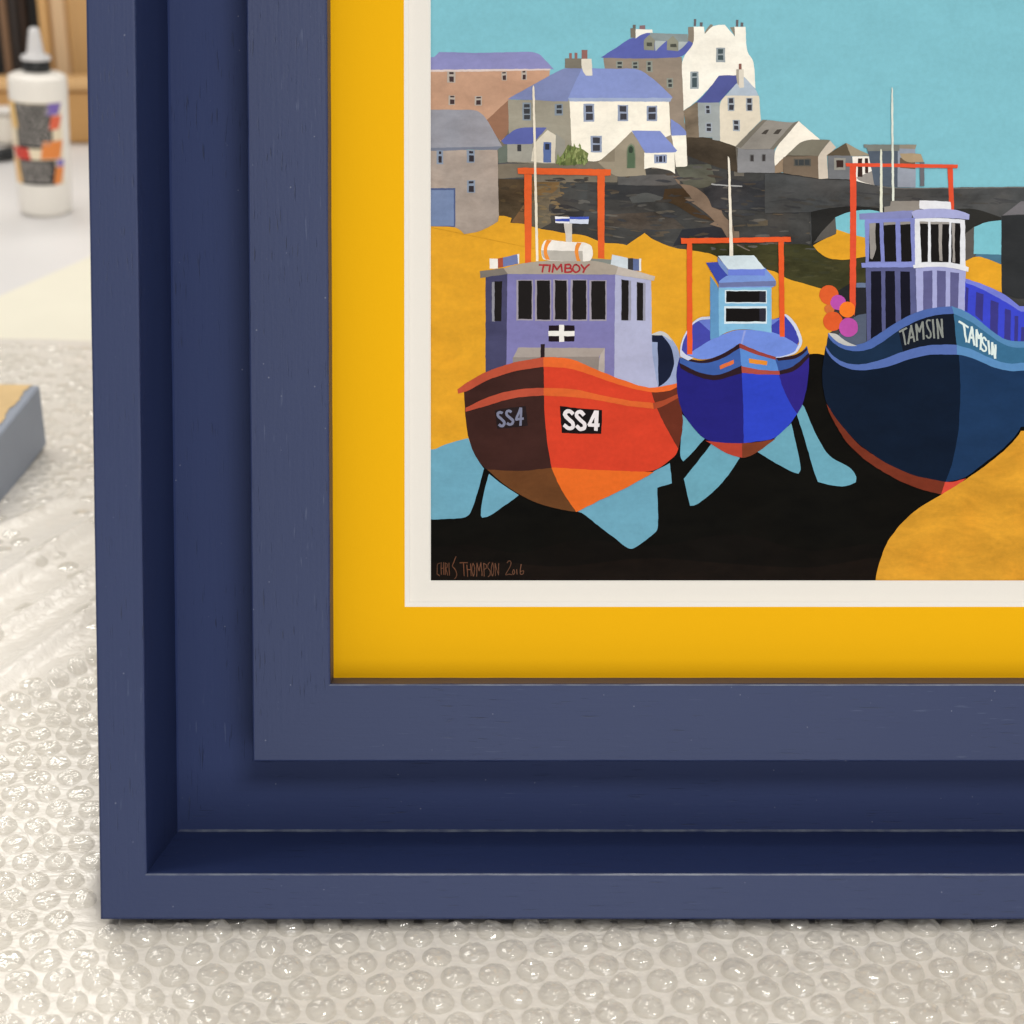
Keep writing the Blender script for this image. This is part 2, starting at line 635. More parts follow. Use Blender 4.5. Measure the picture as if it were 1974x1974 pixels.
grp('painted_cliff', 'dark grey rocks and harbour wall in the print')
P('Z', (66, 66, 65), '957,275 1290,300 1330,262 1400,280 1475,330 1640,346 1720,363 1855,361 2000,360 2000,700 1500,700 957,470', m=0.35)
P('A', (118, 110, 98), '700,1150 900,1000 900,1560 700,1560', m=0.2)
P('B', (150, 138, 124), '430,640 560,640 880,1150 900,1570 560,1570 560,1000', m=0.1)
P('B', (110, 105, 96), '1310,1330 1420,1330 1420,1640 1330,1640', m=0.2)
P('C', (118, 104, 89), '120,570 430,560 430,640 120,650', m=0.1)
P('D', (84, 85, 88), '538,45 760,60 760,170 538,172', m=0.2)
P('D', (76, 64, 48), '545,172 745,180 745,360 640,500 545,452', m=0.4)
P('D', (118, 88, 60), '640,500 740,352 742,512', m=0.2)
P('D', (104, 97, 82), '792,150 1020,185 1000,240 1030,300 930,330 915,400 940,500 850,548 792,520', m=0.3)
P('D', (120, 98, 66), '795,186 1000,190 985,250 930,290 830,300 795,280', m=0.4)
P('T', (122, 114, 100), '0,62 410,48 850,30 1050,60 1062,140 858,140 855,192 280,188 275,150 0,165', m=0.15)
P('T', (92, 91, 90), '858,142 1255,132 1312,200 1240,214 858,214', m=0.25)
P('T', (88, 90, 80), '1262,70 1520,60 1560,190 1480,240 1330,210', m=0.3)
P('T', (56, 57, 59), '765,205 1220,222 1180,310 950,322 765,312', m=0.25)
P('T', (68, 70, 70), '445,196 640,202 640,312 470,320 440,250', m=0.3)
P('T', (84, 86, 85), '940,302 1000,275 1070,262 1185,300 1150,330 960,340', m=0.2)
P('T', (52, 52, 54), '380,380 470,340 620,400 600,470 410,430', m=0.3)
P('T', (76, 70, 64), '800,420 1200,400 1340,520 1050,540 780,500', m=0.5)
P('T', (98, 92, 82), '1125,402 1250,388 1270,402 1160,422', m=0.2)
P('T', (72, 57, 40), '1195,240 1345,232 1385,290 1345,330 1545,468 1400,440 1320,380 1180,316', m=0.3)
P('T', (50, 52, 58), '1490,230 1640,240 1655,430 1610,400 1530,350', m=0.3)
P('T', (46, 48, 54), '1320,530 1600,500 1640,600 1310,640 1250,650', m=0.3)
P('T', (132, 113, 96), '1255,150 1300,150 1300,205 1400,215 1500,290 1530,370 1600,395 1612,430 1680,490 1690,540 1725,545 1728,592 1640,590 1605,520 1515,492 1560,466 1440,370 1340,312 1390,290 1362,240 1290,205', m=0.15)
P('T', (150, 135, 118), '1715,630 1818,680 1815,692 1712,662', m=0.05)
P('T', (170, 172, 172), '1528,200 1640,210 1745,214 1745,226 1640,222 1530,214', m=0.05)
P('T', (92, 84, 70), '1780,478 1932,462 1932,500 1790,508', m=0.3)
P('T', (112, 98, 78), '1530,40 1640,36 1640,48 1540,54', m=0.1)
P('B', (70, 61, 50), '883,1275 1120,1280 1340,1365 1362,1605 1180,1560 890,1450', m=0.35)
P('B', (56, 58, 62), '1040,1760 1280,1650 1420,1700 1932,1640 1932,1990 1100,1932', m=0.4)
P('C', (60, 60, 36), '-560,1180 -200,1250 0,1235 340,1240 480,1350 640,1360 760,1330 760,1560 640,1640 560,1590 400,1580 240,1560 60,1480 -560,1300', m=0.4)
P('C', (38, 40, 42), '540,1590 640,1530 640,1700 560,1700', m=0.2)

rd = random.Random(21)


def dabs(n, xr, top, ybot, cols, wr=(9, 34), hr=(2.2, 6.5)):
    for _ in range(n):
        x = rd.uniform(*xr)
        y = rd.uniform(top(x), ybot)
        w, h, sl = rd.uniform(*wr) / 2, rd.uniform(*hr) / 2, rd.uniform(-0.12, 0.18)
        p = []
        for i in range(9):
            a = i * 2 * math.pi / 9
            k = rd.uniform(0.7, 1.15)
            p.append((x + w * k * math.cos(a), y + h * k * math.sin(a) + sl * w * math.cos(a)))
        mean = [sum(c[i] for c in cols) / len(cols) for i in range(3)]
        add(p, tuple(0.62 * c + 0.38 * a for c, a in zip(rd.choice(cols), mean)), 0.25)


ROCKS = [(62, 64, 66), (80, 80, 78), (100, 100, 97), (72, 62, 52), (94, 82, 66), (50, 52, 56), (114, 109, 100), (60, 56, 52), (56, 60, 68)]
dabs(190, (1060, 1640), lambda x: 338 if x < 1290 else (318 if x < 1400 else 352), 482, ROCKS)
dabs(26, (968, 1018), lambda x: 350, 412, [(84, 70, 50), (68, 57, 42), (94, 78, 54), (60, 52, 42)], (8, 22))
dabs(40, (1030, 1095), lambda x: 350, 432, [(112, 104, 88), (98, 92, 78), (120, 100, 70), (88, 84, 74), (128, 112, 82)], (8, 22))
dabs(50, (1440, 1640), lambda x: 478, 540, [(66, 66, 40), (54, 54, 34), (74, 72, 46), (58, 60, 42)], (12, 40))
P('T', (128, 110, 94), '1300,205 1400,215 1500,290 1530,370 1600,395 1612,430 1680,490 1690,540 1725,545 1728,592 1640,590 1605,520 1560,480 1480,400 1400,330 1350,260', m=0.2)
stroke('T', (165, 166, 166), 9, '1530,206 1640,216 1745,220')
stroke('T', (120, 110, 98), 8, '1715,640 1800,682')

grp('painted_bridge', 'dark arched bridge in the print')
P('C', (74, 76, 77), '0,716 140,720 400,758 630,764 830,806 980,830 1480,822 2300,812 2300,1660 1760,1600 1480,1300 340,1240 340,1000 0,1010', m=0.3)
stroke('C', (112, 110, 108), 9, '840,806 980,826 1480,822 2000,814', m=0.1)
dabs(60, (1484, 1965), lambda x: 372, 402, [(66, 68, 70), (80, 82, 82), (72, 70, 66), (60, 62, 66)], (14, 44))
P('C', (40, 40, 39), '343,1000 450,975 640,955 900,975 920,1060 740,1230 350,1245', m=0.25)
P('C', (92, 89, 85), '526,1042 532,1160 440,1205 362,1232 420,1150', m=0.1)
P('C', (124, 193, 207), '526,1042 600,1006 700,986 800,984 880,1004 920,1060 760,1200 640,1180 531,1132', m=0.03)
P('C', SAND, '532,1130 640,1165 760,1196 760,1330 600,1360 470,1350 400,1300 358,1250 440,1203 530,1165', m=0.12)
P('C', (45, 45, 43), '1395,980 1560,972 1760,1040 1762,1066 1640,1076 1560,1112 1490,1165 1480,1000', m=0.2)
P('C', (92, 89, 85), '1488,1165 1560,1110 1562,1330 1488,1366', m=0.1)
P('C', (124, 193, 207), '1558,1115 1640,1076 1762,1062 1760,1322 1556,1312', m=0.03)
P('C', (76, 118, 142), '1576,1312 1760,1318 1758,1404 1640,1360 1566,1326', m=0.1)
P('C', SAND, '1480,1372 1572,1324 1660,1350 1760,1392 1764,1600 1480,1510', m=0.12)
P('C', (47, 49, 51), '1762,1030 2300,1005 2300,1700 1850,1640 1762,1592', m=0.15)
P('C', (114, 112, 116), '1768,1028 1850,965 1908,920 1980,960 1980,1012', m=0.1)

grp('painted_house', 'long brick house with lilac roof in the print')
P('A', (194, 154, 128), '100,660 1256,655 1252,725 870,940 870,1235 800,1320 660,1120 580,1030 100,1030', m=0.12)
P('A', (148, 110, 88), '872,930 874,1235 802,1312 735,1250 666,1118', m=0.1)
P('A', (140, 141, 190), '100,548 165,545 225,484 560,492 1135,482 1215,560 1292,645 100,655', m=0.08)
P('A', (218, 202, 196), '100,650 1262,640 1258,654 560,668 100,668')
wins('A', (182, 172, 162), (70, 55, 56), '300,668,376,770|318,672,360,692|320,712,360,762;805,668,855,748|812,672,845,684|815,703,848,742;'
     '990,660,1040,745|1000,663,1028,677|1002,696,1030,740;312,888,372,978|328,892,366,906|326,925,366,970;555,895,622,982|570,902,612,916|570,934,612,975')

grp('painted_house', 'grey stone barn with blue door in the print')
P('D', (168, 155, 145), '0,-42 537,-42 548,490 470,535 400,570 290,588 262,562 0,535', m=0.18)
P('A', (150, 151, 160), '100,1022 570,1022 625,1060 682,1132 812,1366 770,1380 100,1388', m=0.14)
P('A', (118, 124, 140), '100,1378 810,1364 780,1398 500,1392 260,1408 100,1402', m=0.1)
R('D', (82, 96, 134), 0, 243, 223, 532)
R('D', (120, 138, 174), 0, 258, 212, 524, m=0.12)
wins('A', (138, 150, 168), (54, 49, 54), '200,1402,262,1530|222,1410,245,1436|218,1455,248,1515;482,1400,556,1515|505,1408,540,1430|502,1447,548,1505;'
     '485,1680,560,1795|500,1688,545,1708|502,1730,548,1788')

grp('painted_house', 'tall white gabled house with dormers in the print')
P('B', (151, 138, 124), '110,540 842,530 862,1030 866,1200 740,1115 733,925 500,648 125,640', m=0.12)
P('B', (94, 103, 174), '88,536 120,515 370,352 410,358 490,304 560,308 900,378 958,402 900,480 836,536 480,545 120,540', m=0.08)
P('B', (138, 149, 150), '545,308 760,315 895,320 902,390 700,382 590,382 540,345', m=0.1)
R('B', (124, 117, 104), 365, 262, 412, 354)
P('B', (242, 240, 230), '412,272 566,275 572,306 490,308 412,360')
R('B', (110, 104, 98), 386, 232, 412, 264)
R('B', (138, 110, 114), 448, 236, 500, 272)
P('B', (142, 143, 128), '488,372 538,326 590,376 588,470 488,466')
P('B', (178, 188, 188), '590,380 694,384 596,478')
R('B', (78, 80, 72), 516, 397, 566, 432)
P('B', (142, 143, 128), '703,380 760,334 812,388 808,476 703,468')
P('B', (178, 188, 188), '812,388 898,390 866,430 810,472')
R('B', (78, 80, 72), 735, 410, 792, 440)
P('B', (140, 130, 116), '900,250 958,252 960,410 900,376')
P('B', (140, 134, 120), '1045,318 1080,255 1112,226 1135,232 1090,300')
P('B', (140, 134, 120), '1290,255 1332,250 1338,345')
P('B', (251, 247, 234), '954,250 1048,250 1052,318 1130,236 1240,230 1335,342 1332,250 1434,250 1446,490 1512,568 1526,825 1400,712 1190,720 980,945 858,1030 840,538 958,415')
for q in ('955,178,975,244', '1010,210,1036,248', '1345,188,1368,248', '1390,210,1415,246'):
    R('B', (108, 103, 106), *[float(a) for a in q.split(',')])
wins('B', (156, 166, 170), (74, 88, 92), '1160,445,1245,582|1178,458,1226,502|1178,515,1228,560;920,668,998,828|940,682,980,712|938,725,982,812')
wins('B', (146, 151, 142), (66, 70, 70), '232,568,292,632|245,575,282,600|245,615,282,632;378,572,438,640|390,582,425,602|390,615,425,635;'
     '512,568,570,672|525,580,552,606|525,622,552,662;700,728,760,820|715,740,748,768|718,780,750,810')

grp('painted_house', 'wide white house with pale blue roof and porches in the print')
P('A', (156, 151, 136), '866,930 1447,930 1468,1350 1420,1530 1310,1525 868,1512 872,1230', m=0.12)
P('A', (104, 113, 104), '773,1390 862,1335 862,1510 775,1522', m=0.12)
P('B', (251, 245, 229), '-202,940 722,946 738,1255 640,1300 500,1300 375,1240 215,1392 70,1508 -30,1500 -180,1480 -186,1300')
P('A', (127, 138, 182), '864,925 900,900 1100,790 1385,630 1552,638 1425,945 1300,945 1100,930', m=0.08)
P('A', (136, 151, 206), '1552,636 1932,640 2082,637 2250,760 2398,908 2380,935 1422,918', m=0.06)
P('A', (162, 176, 206), '1428,912 2392,912 2376,948 1440,945')
P('A', (124, 119, 107), '1398,545 1552,545 1552,640 1395,634')
for q in ('1435,495,1460,547', '1485,492,1510,547', '1552,465,1605,552'):
    R('A', (150, 106, 100), *[float(a) for a in q.split(',')])
P('A', (228, 222, 207), '1550,550 1645,548 1651,705 1590,705 1550,640')
wins('A', (152, 163, 186), (67, 67, 74), '1568,968,1668,1135|1588,985,1652,1045|1592,1058,1655,1118;1635,1265,1740,1420|1655,1280,1720,1335|1655,1350,1722,1405')
wins('B', (152, 163, 186), (67, 67, 74), '245,978,342,1128|262,988,325,1042|268,1058,328,1115;515,985,612,1128|530,998,598,1045|532,1058,598,1115')
wins('A', (134, 145, 156), (62, 64, 68), '1000,955,1080,1122|1015,970,1068,1000|1015,1012,1068,1060|1015,1070,1070,1112;1300,968,1378,1075|1320,978,1364,1008|1318,1022,1368,1058')
P('A', (152, 150, 140), '1308,1240 1396,1310 1398,1420 1310,1520')
P('A', (160, 158, 148), '858,1335 1095,1335 1088,1508 860,1506', m=0.1)
P('A', (218, 210, 192), '1234,1210 1312,1262 1302,1518 1185,1518 1083,1502 1100,1340')
P('A', (94, 103, 168), '803,1312 940,1188 1228,1190 1160,1265 1090,1342 828,1342', m=0.06)
R('A', (92, 112, 162), 1195, 1325, 1268, 1514)
R('A', (50, 54, 70), 1212, 1340, 1252, 1395)
R('A', (62, 62, 66), 952, 1345, 990, 1410)
P('B', (156, 146, 127), '375,1224 505,1402 492,1425 495,1580 512,1632 215,1650 60,1512 216,1380', m=0.1)
P('B', (140, 130, 112), '70,1505 218,1380 220,1505')
P('B', (252, 247, 232), '492,1422 774,1416 777,1618 740,1590 640,1572 570,1556 492,1578')
P('B', (251, 246, 231), '742,1255 880,1258 893,1545 870,1554 785,1554 776,1420')
P('B', (131, 146, 206), '738,1108 830,1165 900,1250 880,1262 744,1264')
P('B', (131, 146, 206), '375,1216 640,1220 798,1402 782,1420 502,1426', m=0.06)
wins('B', (150, 161, 188), (50, 50, 66), '585,1440,702,1520|605,1458,618,1508|630,1455,660,1508|672,1455,685,1508')
P('B', (132, 134, 114), '324,1420 332,1362 365,1336 398,1350 412,1392 414,1565 330,1568')
P('B', (88, 108, 84), '334,1400 342,1368 366,1350 390,1362 402,1400 404,1565 334,1566')
P('B', (56, 68, 56), '345,1400 350,1374 366,1362 384,1374 390,1400 380,1424 352,1424')

grp('painted_house', 'small cream house with dark blue roof in the print')
P('B', (128, 114, 97), '860,1032 990,945 1004,1280 884,1280', m=0.3)
P('B', (160, 166, 166), '988,955 1194,950 1202,1312 1130,1302 1124,1282 1000,1278', m=0.1)
P('B', (227, 217, 197), '1192,955 1250,890 1562,892 1577,1122 1340,1364 1198,1312', m=0.05)
P('B', (84, 91, 152), '1188,705 1348,702 1354,778 1270,860 1190,957 975,957 1080,850', m=0.08)
P('B', (182, 196, 211), '1250,892 1345,782 1425,718 1526,830 1556,892')
P('B', (222, 216, 202), '1348,648 1416,645 1421,815 1380,822 1350,772')
P('B', (172, 165, 152), '1348,650 1372,648 1372,800 1350,772')
R('B', (140, 98, 88), 1370, 595, 1396, 648)
wins('B', (164, 172, 181), (64, 64, 70), '1268,910,1330,1035|1280,918,1318,962|1282,978,1322,1025;1440,912,1498,1035|1452,918,1488,960|1452,976,1490,1028;'
     '1315,1118,1382,1222|1326,1125,1366,1158|1326,1172,1368,1210;1058,980,1112,1062|1068,988,1098,1012|1070,1022,1100,1055;1062,1142,1126,1236|1072,1152,1112,1180|1072,1192,1112,1222')

grp('painted_house', 'low grey barn with skylights and white gable in the print')
P('B', (139, 139, 141), '1362,1380 1705,1380 1708,1612 1358,1606', m=0.12)
P('B', (150, 145, 137), '1380,1392 1336,1365 1590,1116 1640,1118 1860,1145 1932,1128 1700,1390', m=0.14)
P('B', (122, 117, 106), '1340,1368 1590,1116 1635,1116 1390,1380')
P('B', (122, 117, 106), '1660,1390 1880,1140 1935,1128 1702,1392')
P('B', (74, 69, 64), '1580,1250 1615,1208 1655,1205 1625,1250')
P('B', (74, 69, 64), '1690,1250 1725,1208 1775,1205 1740,1250')
wins('B', (110, 110, 110), (62, 58, 58), '1472,1438,1514,1506|1480,1446,1508,1502;1585,1434,1622,1504|1592,1440,1616,1500')
P('C', (152, 132, 110), '74,650 142,588 142,702 76,712')
P('C', (249, 242, 227), '68,540 160,432 252,324 412,462 285,468 74,657')
P('C', (118, 104, 89), '138,592 398,580 404,752 138,712', m=0.12)
P('C', (208, 197, 182), '395,582 486,468 530,520 462,588 472,752 402,754 396,612', m=0.05)
P('C', (125, 121, 107), '158,580 285,461 487,464 396,582', m=0.1)
wins('C', (92, 88, 80), (62, 66, 68), '215,604,345,660|226,612,246,652|252,612,290,652|296,612,334,650')

grp('painted_house', 'small huts at the end of the harbour row in the print')
P('C', (115, 118, 122), '468,582 648,580 652,758 474,754', m=0.1)
P('C', (242, 237, 227), '652,586 802,586 815,802 655,764')
P('C', (150, 145, 140), '682,745 806,690 816,804 700,768')
P('C', (94, 84, 68), '458,580 530,530 605,487 648,582', m=0.1)
P('C', (160, 148, 126), '605,487 690,535 792,580 640,584', m=0.08)
wins('C', (150, 148, 140), (60, 44, 40), '515,600,600,688|532,615,585,668;692,600,692,600|692,602,725,740|745,600,768,712')
P('C', (84, 94, 108), '766,540 992,540 992,818 815,802', m=0.12)
P('C', (150, 158, 172), '988,528 1118,528 1123,818 988,818', m=0.1)
P('C', (125, 128, 122), '735,498 1000,500 1000,546 765,548 760,525 738,520', m=0.08)
P('C', (150, 142, 127), '1000,500 1130,500 1120,532 1000,530')
P('C', (108, 92, 76), '1004,596 1118,628 1118,682 1004,672')
P('C', (172, 152, 122), '1004,566 1100,562 1160,570 1182,628 1060,634 1015,602')
R('C', (108, 108, 114), 1155, 630, 1186, 810)

grp('painted_shrub', 'green shrub between the white houses in the print')
rs = random.Random(3)
P('A', (112, 124, 76), '1310,1525 1320,1480 1370,1450 1420,1350 1500,1370 1560,1390 1615,1430 1600,1500 1520,1530 1400,1545', m=0.3)
for k in range(70):
    x = rs.uniform(1318, 1612)
    base = 1345 + 0.0022 * (x - 1480) ** 2 + (60 if x > 1540 or x < 1390 else 0)
    y = rs.uniform(base, 1525)
    c = rs.choice([(132, 148, 92), (100, 114, 66), (150, 160, 106), (84, 98, 58), (120, 140, 80)])
    w, h, sl = rs.uniform(7, 14), rs.uniform(18, 42), rs.uniform(-8, 8)
    add(place('A', [(x - w, y + h * .3), (x + sl, y - h), (x + w, y + h * .2), (x + sl * .3, y + h * .7)]), c, 0.2)

grp('painted_shade', 'black water and shade below the boats in the print')
P('Z', BLK, '800,690 3000,660 3000,1200 800,1200', m=0.35)
for col_, s_ in (((15, 12, 9), '800,1075 900,1050 1000,1066 1120,1040 1260,1052 1420,1030 1560,1062 1720,1056 1720,1200 800,1200'), ((22, 16, 12), '800,1098 930,1082 1080,1092 1240,1076 1400,1086 1560,1094 1720,1080 1720,1200 800,1200')):
    P('Z', col_, s_, True, m=0.30)
grp('painted_sand', 'golden sand in the print')
P('D', SAND, '0,525 220,532 262,558 290,586 400,568 470,535 540,492 546,450 600,452 642,466 632,502 740,508 840,545 950,560 1030,580 1180,590 1280,635 1340,655 1440,655 1500,668 '
  '1560,625 1630,578 1700,630 1850,690 1935,700 2090,722 2160,745 2240,800 2600,860 2690,920 2840,960 2975,1000 3030,1010 3040,1300 3010,1320 2980,1490 2900,1470 2750,1500 1800,1560 700,1930 330,2160 200,2190 100,2230 0,2290', m=0.085)
grp('painted_water', 'light blue water between the boat legs in the print')
P('E', LBLUE, '0,952 40,945 150,895 290,860 335,980 397,1065 352,1230 318,1335 296,1385 250,1402 0,1412', m=0.06)
P('E', LBLUE, '430,1100 520,1175 632,1245 560,1300 430,1390 385,1398 371,1375 396,1220', m=0.06)
P('E', LBLUE, '1015,1350 1200,1265 1400,1170 1545,1085 1655,1030 1669,1165 1570,1195 1577,1460 1558,1500 1425,1600 1395,1610 1365,1602 1300,1550 1150,1435 1070,1368', m=0.06)
P('G', (107, 166, 186), '145,1220 285,1370 185,1480 150,1512 130,1490', m=0.06)
P('G', (107, 166, 186), '325,1405 430,1465 502,1488 430,1600 330,1710 225,1788 192,1786 155,1620', m=0.06)
P('G', (107, 166, 186), '820,1275 855,1420 883,1560 866,1588 830,1580 700,1510 612,1453 700,1385', m=0.06)
P('G', (107, 166, 186), '885,1155 905,1180 960,1320 1050,1480 1170,1540 1213,1578 1226,1612 1222,1642 1170,1664 1100,1668 985,1640 960,1570 900,1360 850,1205', m=0.06)

grp('painted_boat', 'red fishing boat with lilac wheelhouse in the print')
OR = (226, 98, 48)
P('D', OR, '735,140 792,143 788,800 742,800')
P('D', OR, '1280,146 1335,148 1332,770 1284,765')
P('D', OR, '685,91 1382,104 1378,150 1330,150 690,138')
P('Z', (236, 226, 206), '1026,169 1028,165 1030.4,169 1038,504 1033,504')
P('D', (236, 236, 240), '965,453 1075,460 1073,508 968,502')
P('D', (66, 86, 178), '966,474 1074,470 1074,492 968,490')
P('D', (214, 222, 240), '1073,458 1218,458 1212,511 1075,506')
P('D', (72, 92, 182), '1073,457 1218,457 1216,475 1074,476')
P('D', (206, 201, 193), '1030,505 1092,508 1090,650 1046,650 1042,570')
P('D', (131, 137, 131), '1230,768 1388,775 1385,825 1230,805')
P('D', (236, 231, 223), '905,630 1050,642 1190,652 1235,680 1244,725 1235,770 1195,792 1050,788 900,780 868,750 862,705 872,660', True)
P('D', (181, 176, 167), '862,705 1000,710 1172,712 1172,790 1050,786 900,780 868,750')
circ('D', (240, 236, 228), 1208, 725, 38, 66)
P('D', (232, 142, 58), '902,630 940,634 914,668 902,706 912,745 926,777 896,777 884,740 878,700 886,664')
P('D', (232, 142, 58), '1128,649 1163,652 1145,680 1138,716 1142,750 1156,787 1128,787 1116,750 1110,716 1114,680')
R('D', (238, 234, 226), 478, 768, 541, 842)
P('D', (165, 80, 58), '540,766 580,760 580,832 540,838')
P('D', (110, 121, 166), '576,760 684,736 692,806 578,832')
P('D', (232, 232, 232), '682,735 698,735 698,806 690,806')
P('D', (206, 216, 223), '1390,738 1512,765 1507,852 1380,818')
R('D', (58, 58, 62), 1507, 765, 1546, 856)
P('D', (95, 110, 152), '1545,768 1592,772 1590,860 1545,856')
R('D', (230, 230, 228), 1590, 768, 1606, 862)
P('D', (70, 70, 102), '448,900 614,878 606,1640 448,1640', m=0.15)
P('D', (127, 124, 177), '610,878 1417,885 1410,1700 603,1600')
P('D', (177, 180, 210), '1413,886 1680,928 1686,1384 1726,1390 1738,1740 1640,1730 1405,1680', m=0.05)
P('D', (124, 117, 109), '405,862 585,838 618,882 450,906 410,914')
P('D', (169, 159, 146), '583,842 720,802 900,784 1190,790 1260,780 1437,828 1420,888 612,882', m=0.05)
P('D', (192, 182, 173), '1435,828 1600,868 1710,902 1702,934 1560,910 1416,890')
RED = (168, 52, 58)
for s in ('848,815 915,818', '881,818 870,868', '928,815 922,866', '945,868 955,812 980,850 1010,812 1018,866', '1040,870 1042,812', '1160,815 1183,846', '1220,812 1183,846 1175,872'):
    stroke('D', RED, 14, s)
stroke('D', RED, 13, '1042,814 1074,814 1082,826 1070,838 1044,840', True)
stroke('D', RED, 13, '1044,840 1078,842 1092,854 1082,868 1042,870', True)
stroke('D', RED, 13, '1122,814 1142,824 1148,845 1138,864 1120,870 1102,860 1097,840 1106,820 1124,814', True)
for q in ('692,932,792,1218', '830,932,928,1222', '965,930,1053,1222', '1095,930,1198,1222', '1235,935,1340,1222'):
    x0, y0, x1, y1 = [float(a) for a in q.split(',')]
    R('D', (160, 154, 166), x0 - 14, y0 - 6, x1 + 9, y1 + 10)
    R('D', (30, 27, 27), x0, y0, x1, y1)
R('D', (142, 142, 152), 495, 942, 520, 1236)
P('D', (30, 27, 27), '516,938 572,936 566,1234 514,1232')
P('D', (150, 150, 166), '1458,924 1532,934 1530,1228 1458,1228')
P('D', (30, 27, 27), '1460,925 1514,930 1512,1226 1460,1226')
P('D', (150, 150, 166), '1572,940 1640,950 1638,1230 1572,1230')
P('D', (30, 27, 27), '1575,944 1622,950 1620,1228 1575,1228')
R('D', (32, 22, 30), 918, 1265, 1110, 1386)
R('D', (237, 234, 230), 915, 1307, 1110, 1345)
R('D', (237, 234, 230), 995, 1262, 1032, 1388)
P('D', (167, 157, 150), '690,1430 1336,1434 1290,1502 654,1505')
P('D', (144, 135, 129), '650,1503 1292,1498 1290,1640 650,1600')
P('D', (181, 172, 167), '1336,1434 1332,1660 1290,1640 1290,1500')
R('D', (40, 30, 32), 858, 1405, 888, 1540)
P('D', (152, 166, 202), '1684,1332 1745,1304 1800,1324 1880,1430 1905,1540 1870,1700 1740,1780 1690,1500')
P('D', (198, 198, 196), '1684,1332 1745,1304 1800,1324 1840,1385 1800,1360 1765,1336 1690,1340')
P('D', (24, 31, 54), '1688,1338 1765,1340 1830,1420 1856,1530 1835,1620 1800,1680 1735,1725 1728,1390 1688,1388')
# hull
P('E', (61, 36, 32), '262,545 420,465 600,405 802,375 806,700 824,900 858,1068 640,1085 440,1085 385,1050 325,960 285,840 268,680', m=0.15)
P('E', (104, 65, 36), '418,1072 640,1084 858,1060 905,1150 1004,1340 1020,1358 930,1346 780,1310 640,1245 520,1165', m=0.15)
P('E', (213, 66, 42), '800,375 960,380 1100,415 1300,490 1450,530 1532,545 1562,650 1622,770 1712,930 1690,985 1545,1088 1200,1085 855,1062 824,900 806,700', m=0.06)
P('E', (104, 47, 32), '1528,540 1700,490 1722,600 1745,720 1737,830 1712,932 1640,810 1580,690 1545,600', m=0.1)
P('E', (229, 107, 38), '853,1058 1100,1072 1547,1090 1370,1190 1180,1280 1022,1360 950,1260 890,1150', m=0.06)
P('E', (187, 82, 58), '218,530 300,470 420,405 600,345 800,312 802,376 600,405 420,465 290,540 220,558')
P('E', (231, 106, 48), '799,312 900,312 1000,325 1120,380 1300,455 1450,505 1530,522 1620,507 1700,488 1700,515 1640,545 1535,552 1400,525 1250,480 1100,425 970,385 799,376')
P('E', (185, 80, 58), '270,655 400,590 560,540 680,523 802,519 802,571 600,585 430,635 272,682')
P('E', (221, 101, 48), '799,519 1000,525 1200,570 1400,610 1540,620 1545,660 1380,645 1150,600 980,580 799,572')
P('E', (168, 74, 46), '1540,622 1620,600 1705,562 1710,588 1610,645 1548,662')
P('S', (38, 29, 31), '105,380 330,340 545,320 575,600 360,625 140,642', m=0.2)
P('S', (23, 19, 20), '1035,320 1340,355 1640,378 1625,716 1340,715 1062,702')
GL = (126, 129, 152)
stroke('S', GL, 38, '203,415 178,405 148,425 150,462 195,505 238,552 225,596 192,602 168,585', True)
stroke('S', GL, 38, '330,402 300,386 270,405 272,445 318,488 360,530 350,572 315,582 286,566', True)
stroke('S', GL, 34, '470,355 408,510 506,500')
stroke('S', GL, 34, '480,352 471,588')
WL = (233, 227, 229)
stroke('S', WL, 54, '1212,425 1172,392 1118,406 1108,450 1160,508 1214,562 1216,622 1160,640 1102,598', True)
stroke('S', WL, 54, '1370,442 1328,402 1282,414 1276,462 1332,524 1386,576 1380,632 1326,648 1278,612', True)
stroke('S', WL, 48, '1542,404 1452,588 1584,592')
stroke('S', WL, 54, '1562,402 1548,656')

grp('painted_boat', 'small blue fishing boat in the middle of the print')
OB = (229, 91, 44)
P('G', (36, 34, 122), '128,868 110,930 107,1000 115,1110 150,1225 260,1360 330,1392 520,1402 700,1372 820,1272 890,1165 925,1020 931,840 870,860 740,900 510,890 350,900 200,880', m=0.08)
P('G', (47, 69, 198), '512,960 745,972 770,1060 800,1130 856,1216 820,1272 720,1372 525,1400 522,1150', m=0.06)
P('G', (47, 37, 132), '744,972 931,838 928,980 890,1165 856,1216 800,1130 765,1050', m=0.06)
P('G', (181, 67, 50), '288,1382 400,1398 517,1400 516,1489 430,1470', m=0.08)
P('G', (124, 61, 38), '515,1400 620,1392 722,1370 620,1450 550,1486 515,1489', m=0.1)
P('G', (61, 94, 166), '130,868 280,900 400,860 500,788 512,925 350,990 200,948 128,905')
P('G', (90, 137, 208), '499,795 620,838 722,872 746,960 630,952 510,930')
P('G', (54, 84, 152), '720,872 800,875 880,840 918,795 928,850 860,925 746,970')
DK = (45, 27, 34)
P('G', DK, '128,858 200,882 275,890 380,855 498,783 500,810 390,876 285,908 180,892')
P('G', DK, '124,900 250,965 360,982 440,950 512,918 515,964 440,985 365,1012 250,995 134,935')
P('G', (152, 65, 60), '499,781 600,825 722,865 724,882 610,852 499,809')
P('G', (167, 75, 65), '511,922 640,948 746,950 749,976 600,971 513,962')
P('G', DK, '720,865 800,865 870,842 922,805 912,832 850,878 740,887')
P('G', DK, '747,950 830,930 928,838 930,866 850,952 749,975')
P('G', (216, 110, 60), '374,920 464,881 464,905 378,942')
P('G', (226, 140, 48), '557,874 671,890 669,916 560,902')
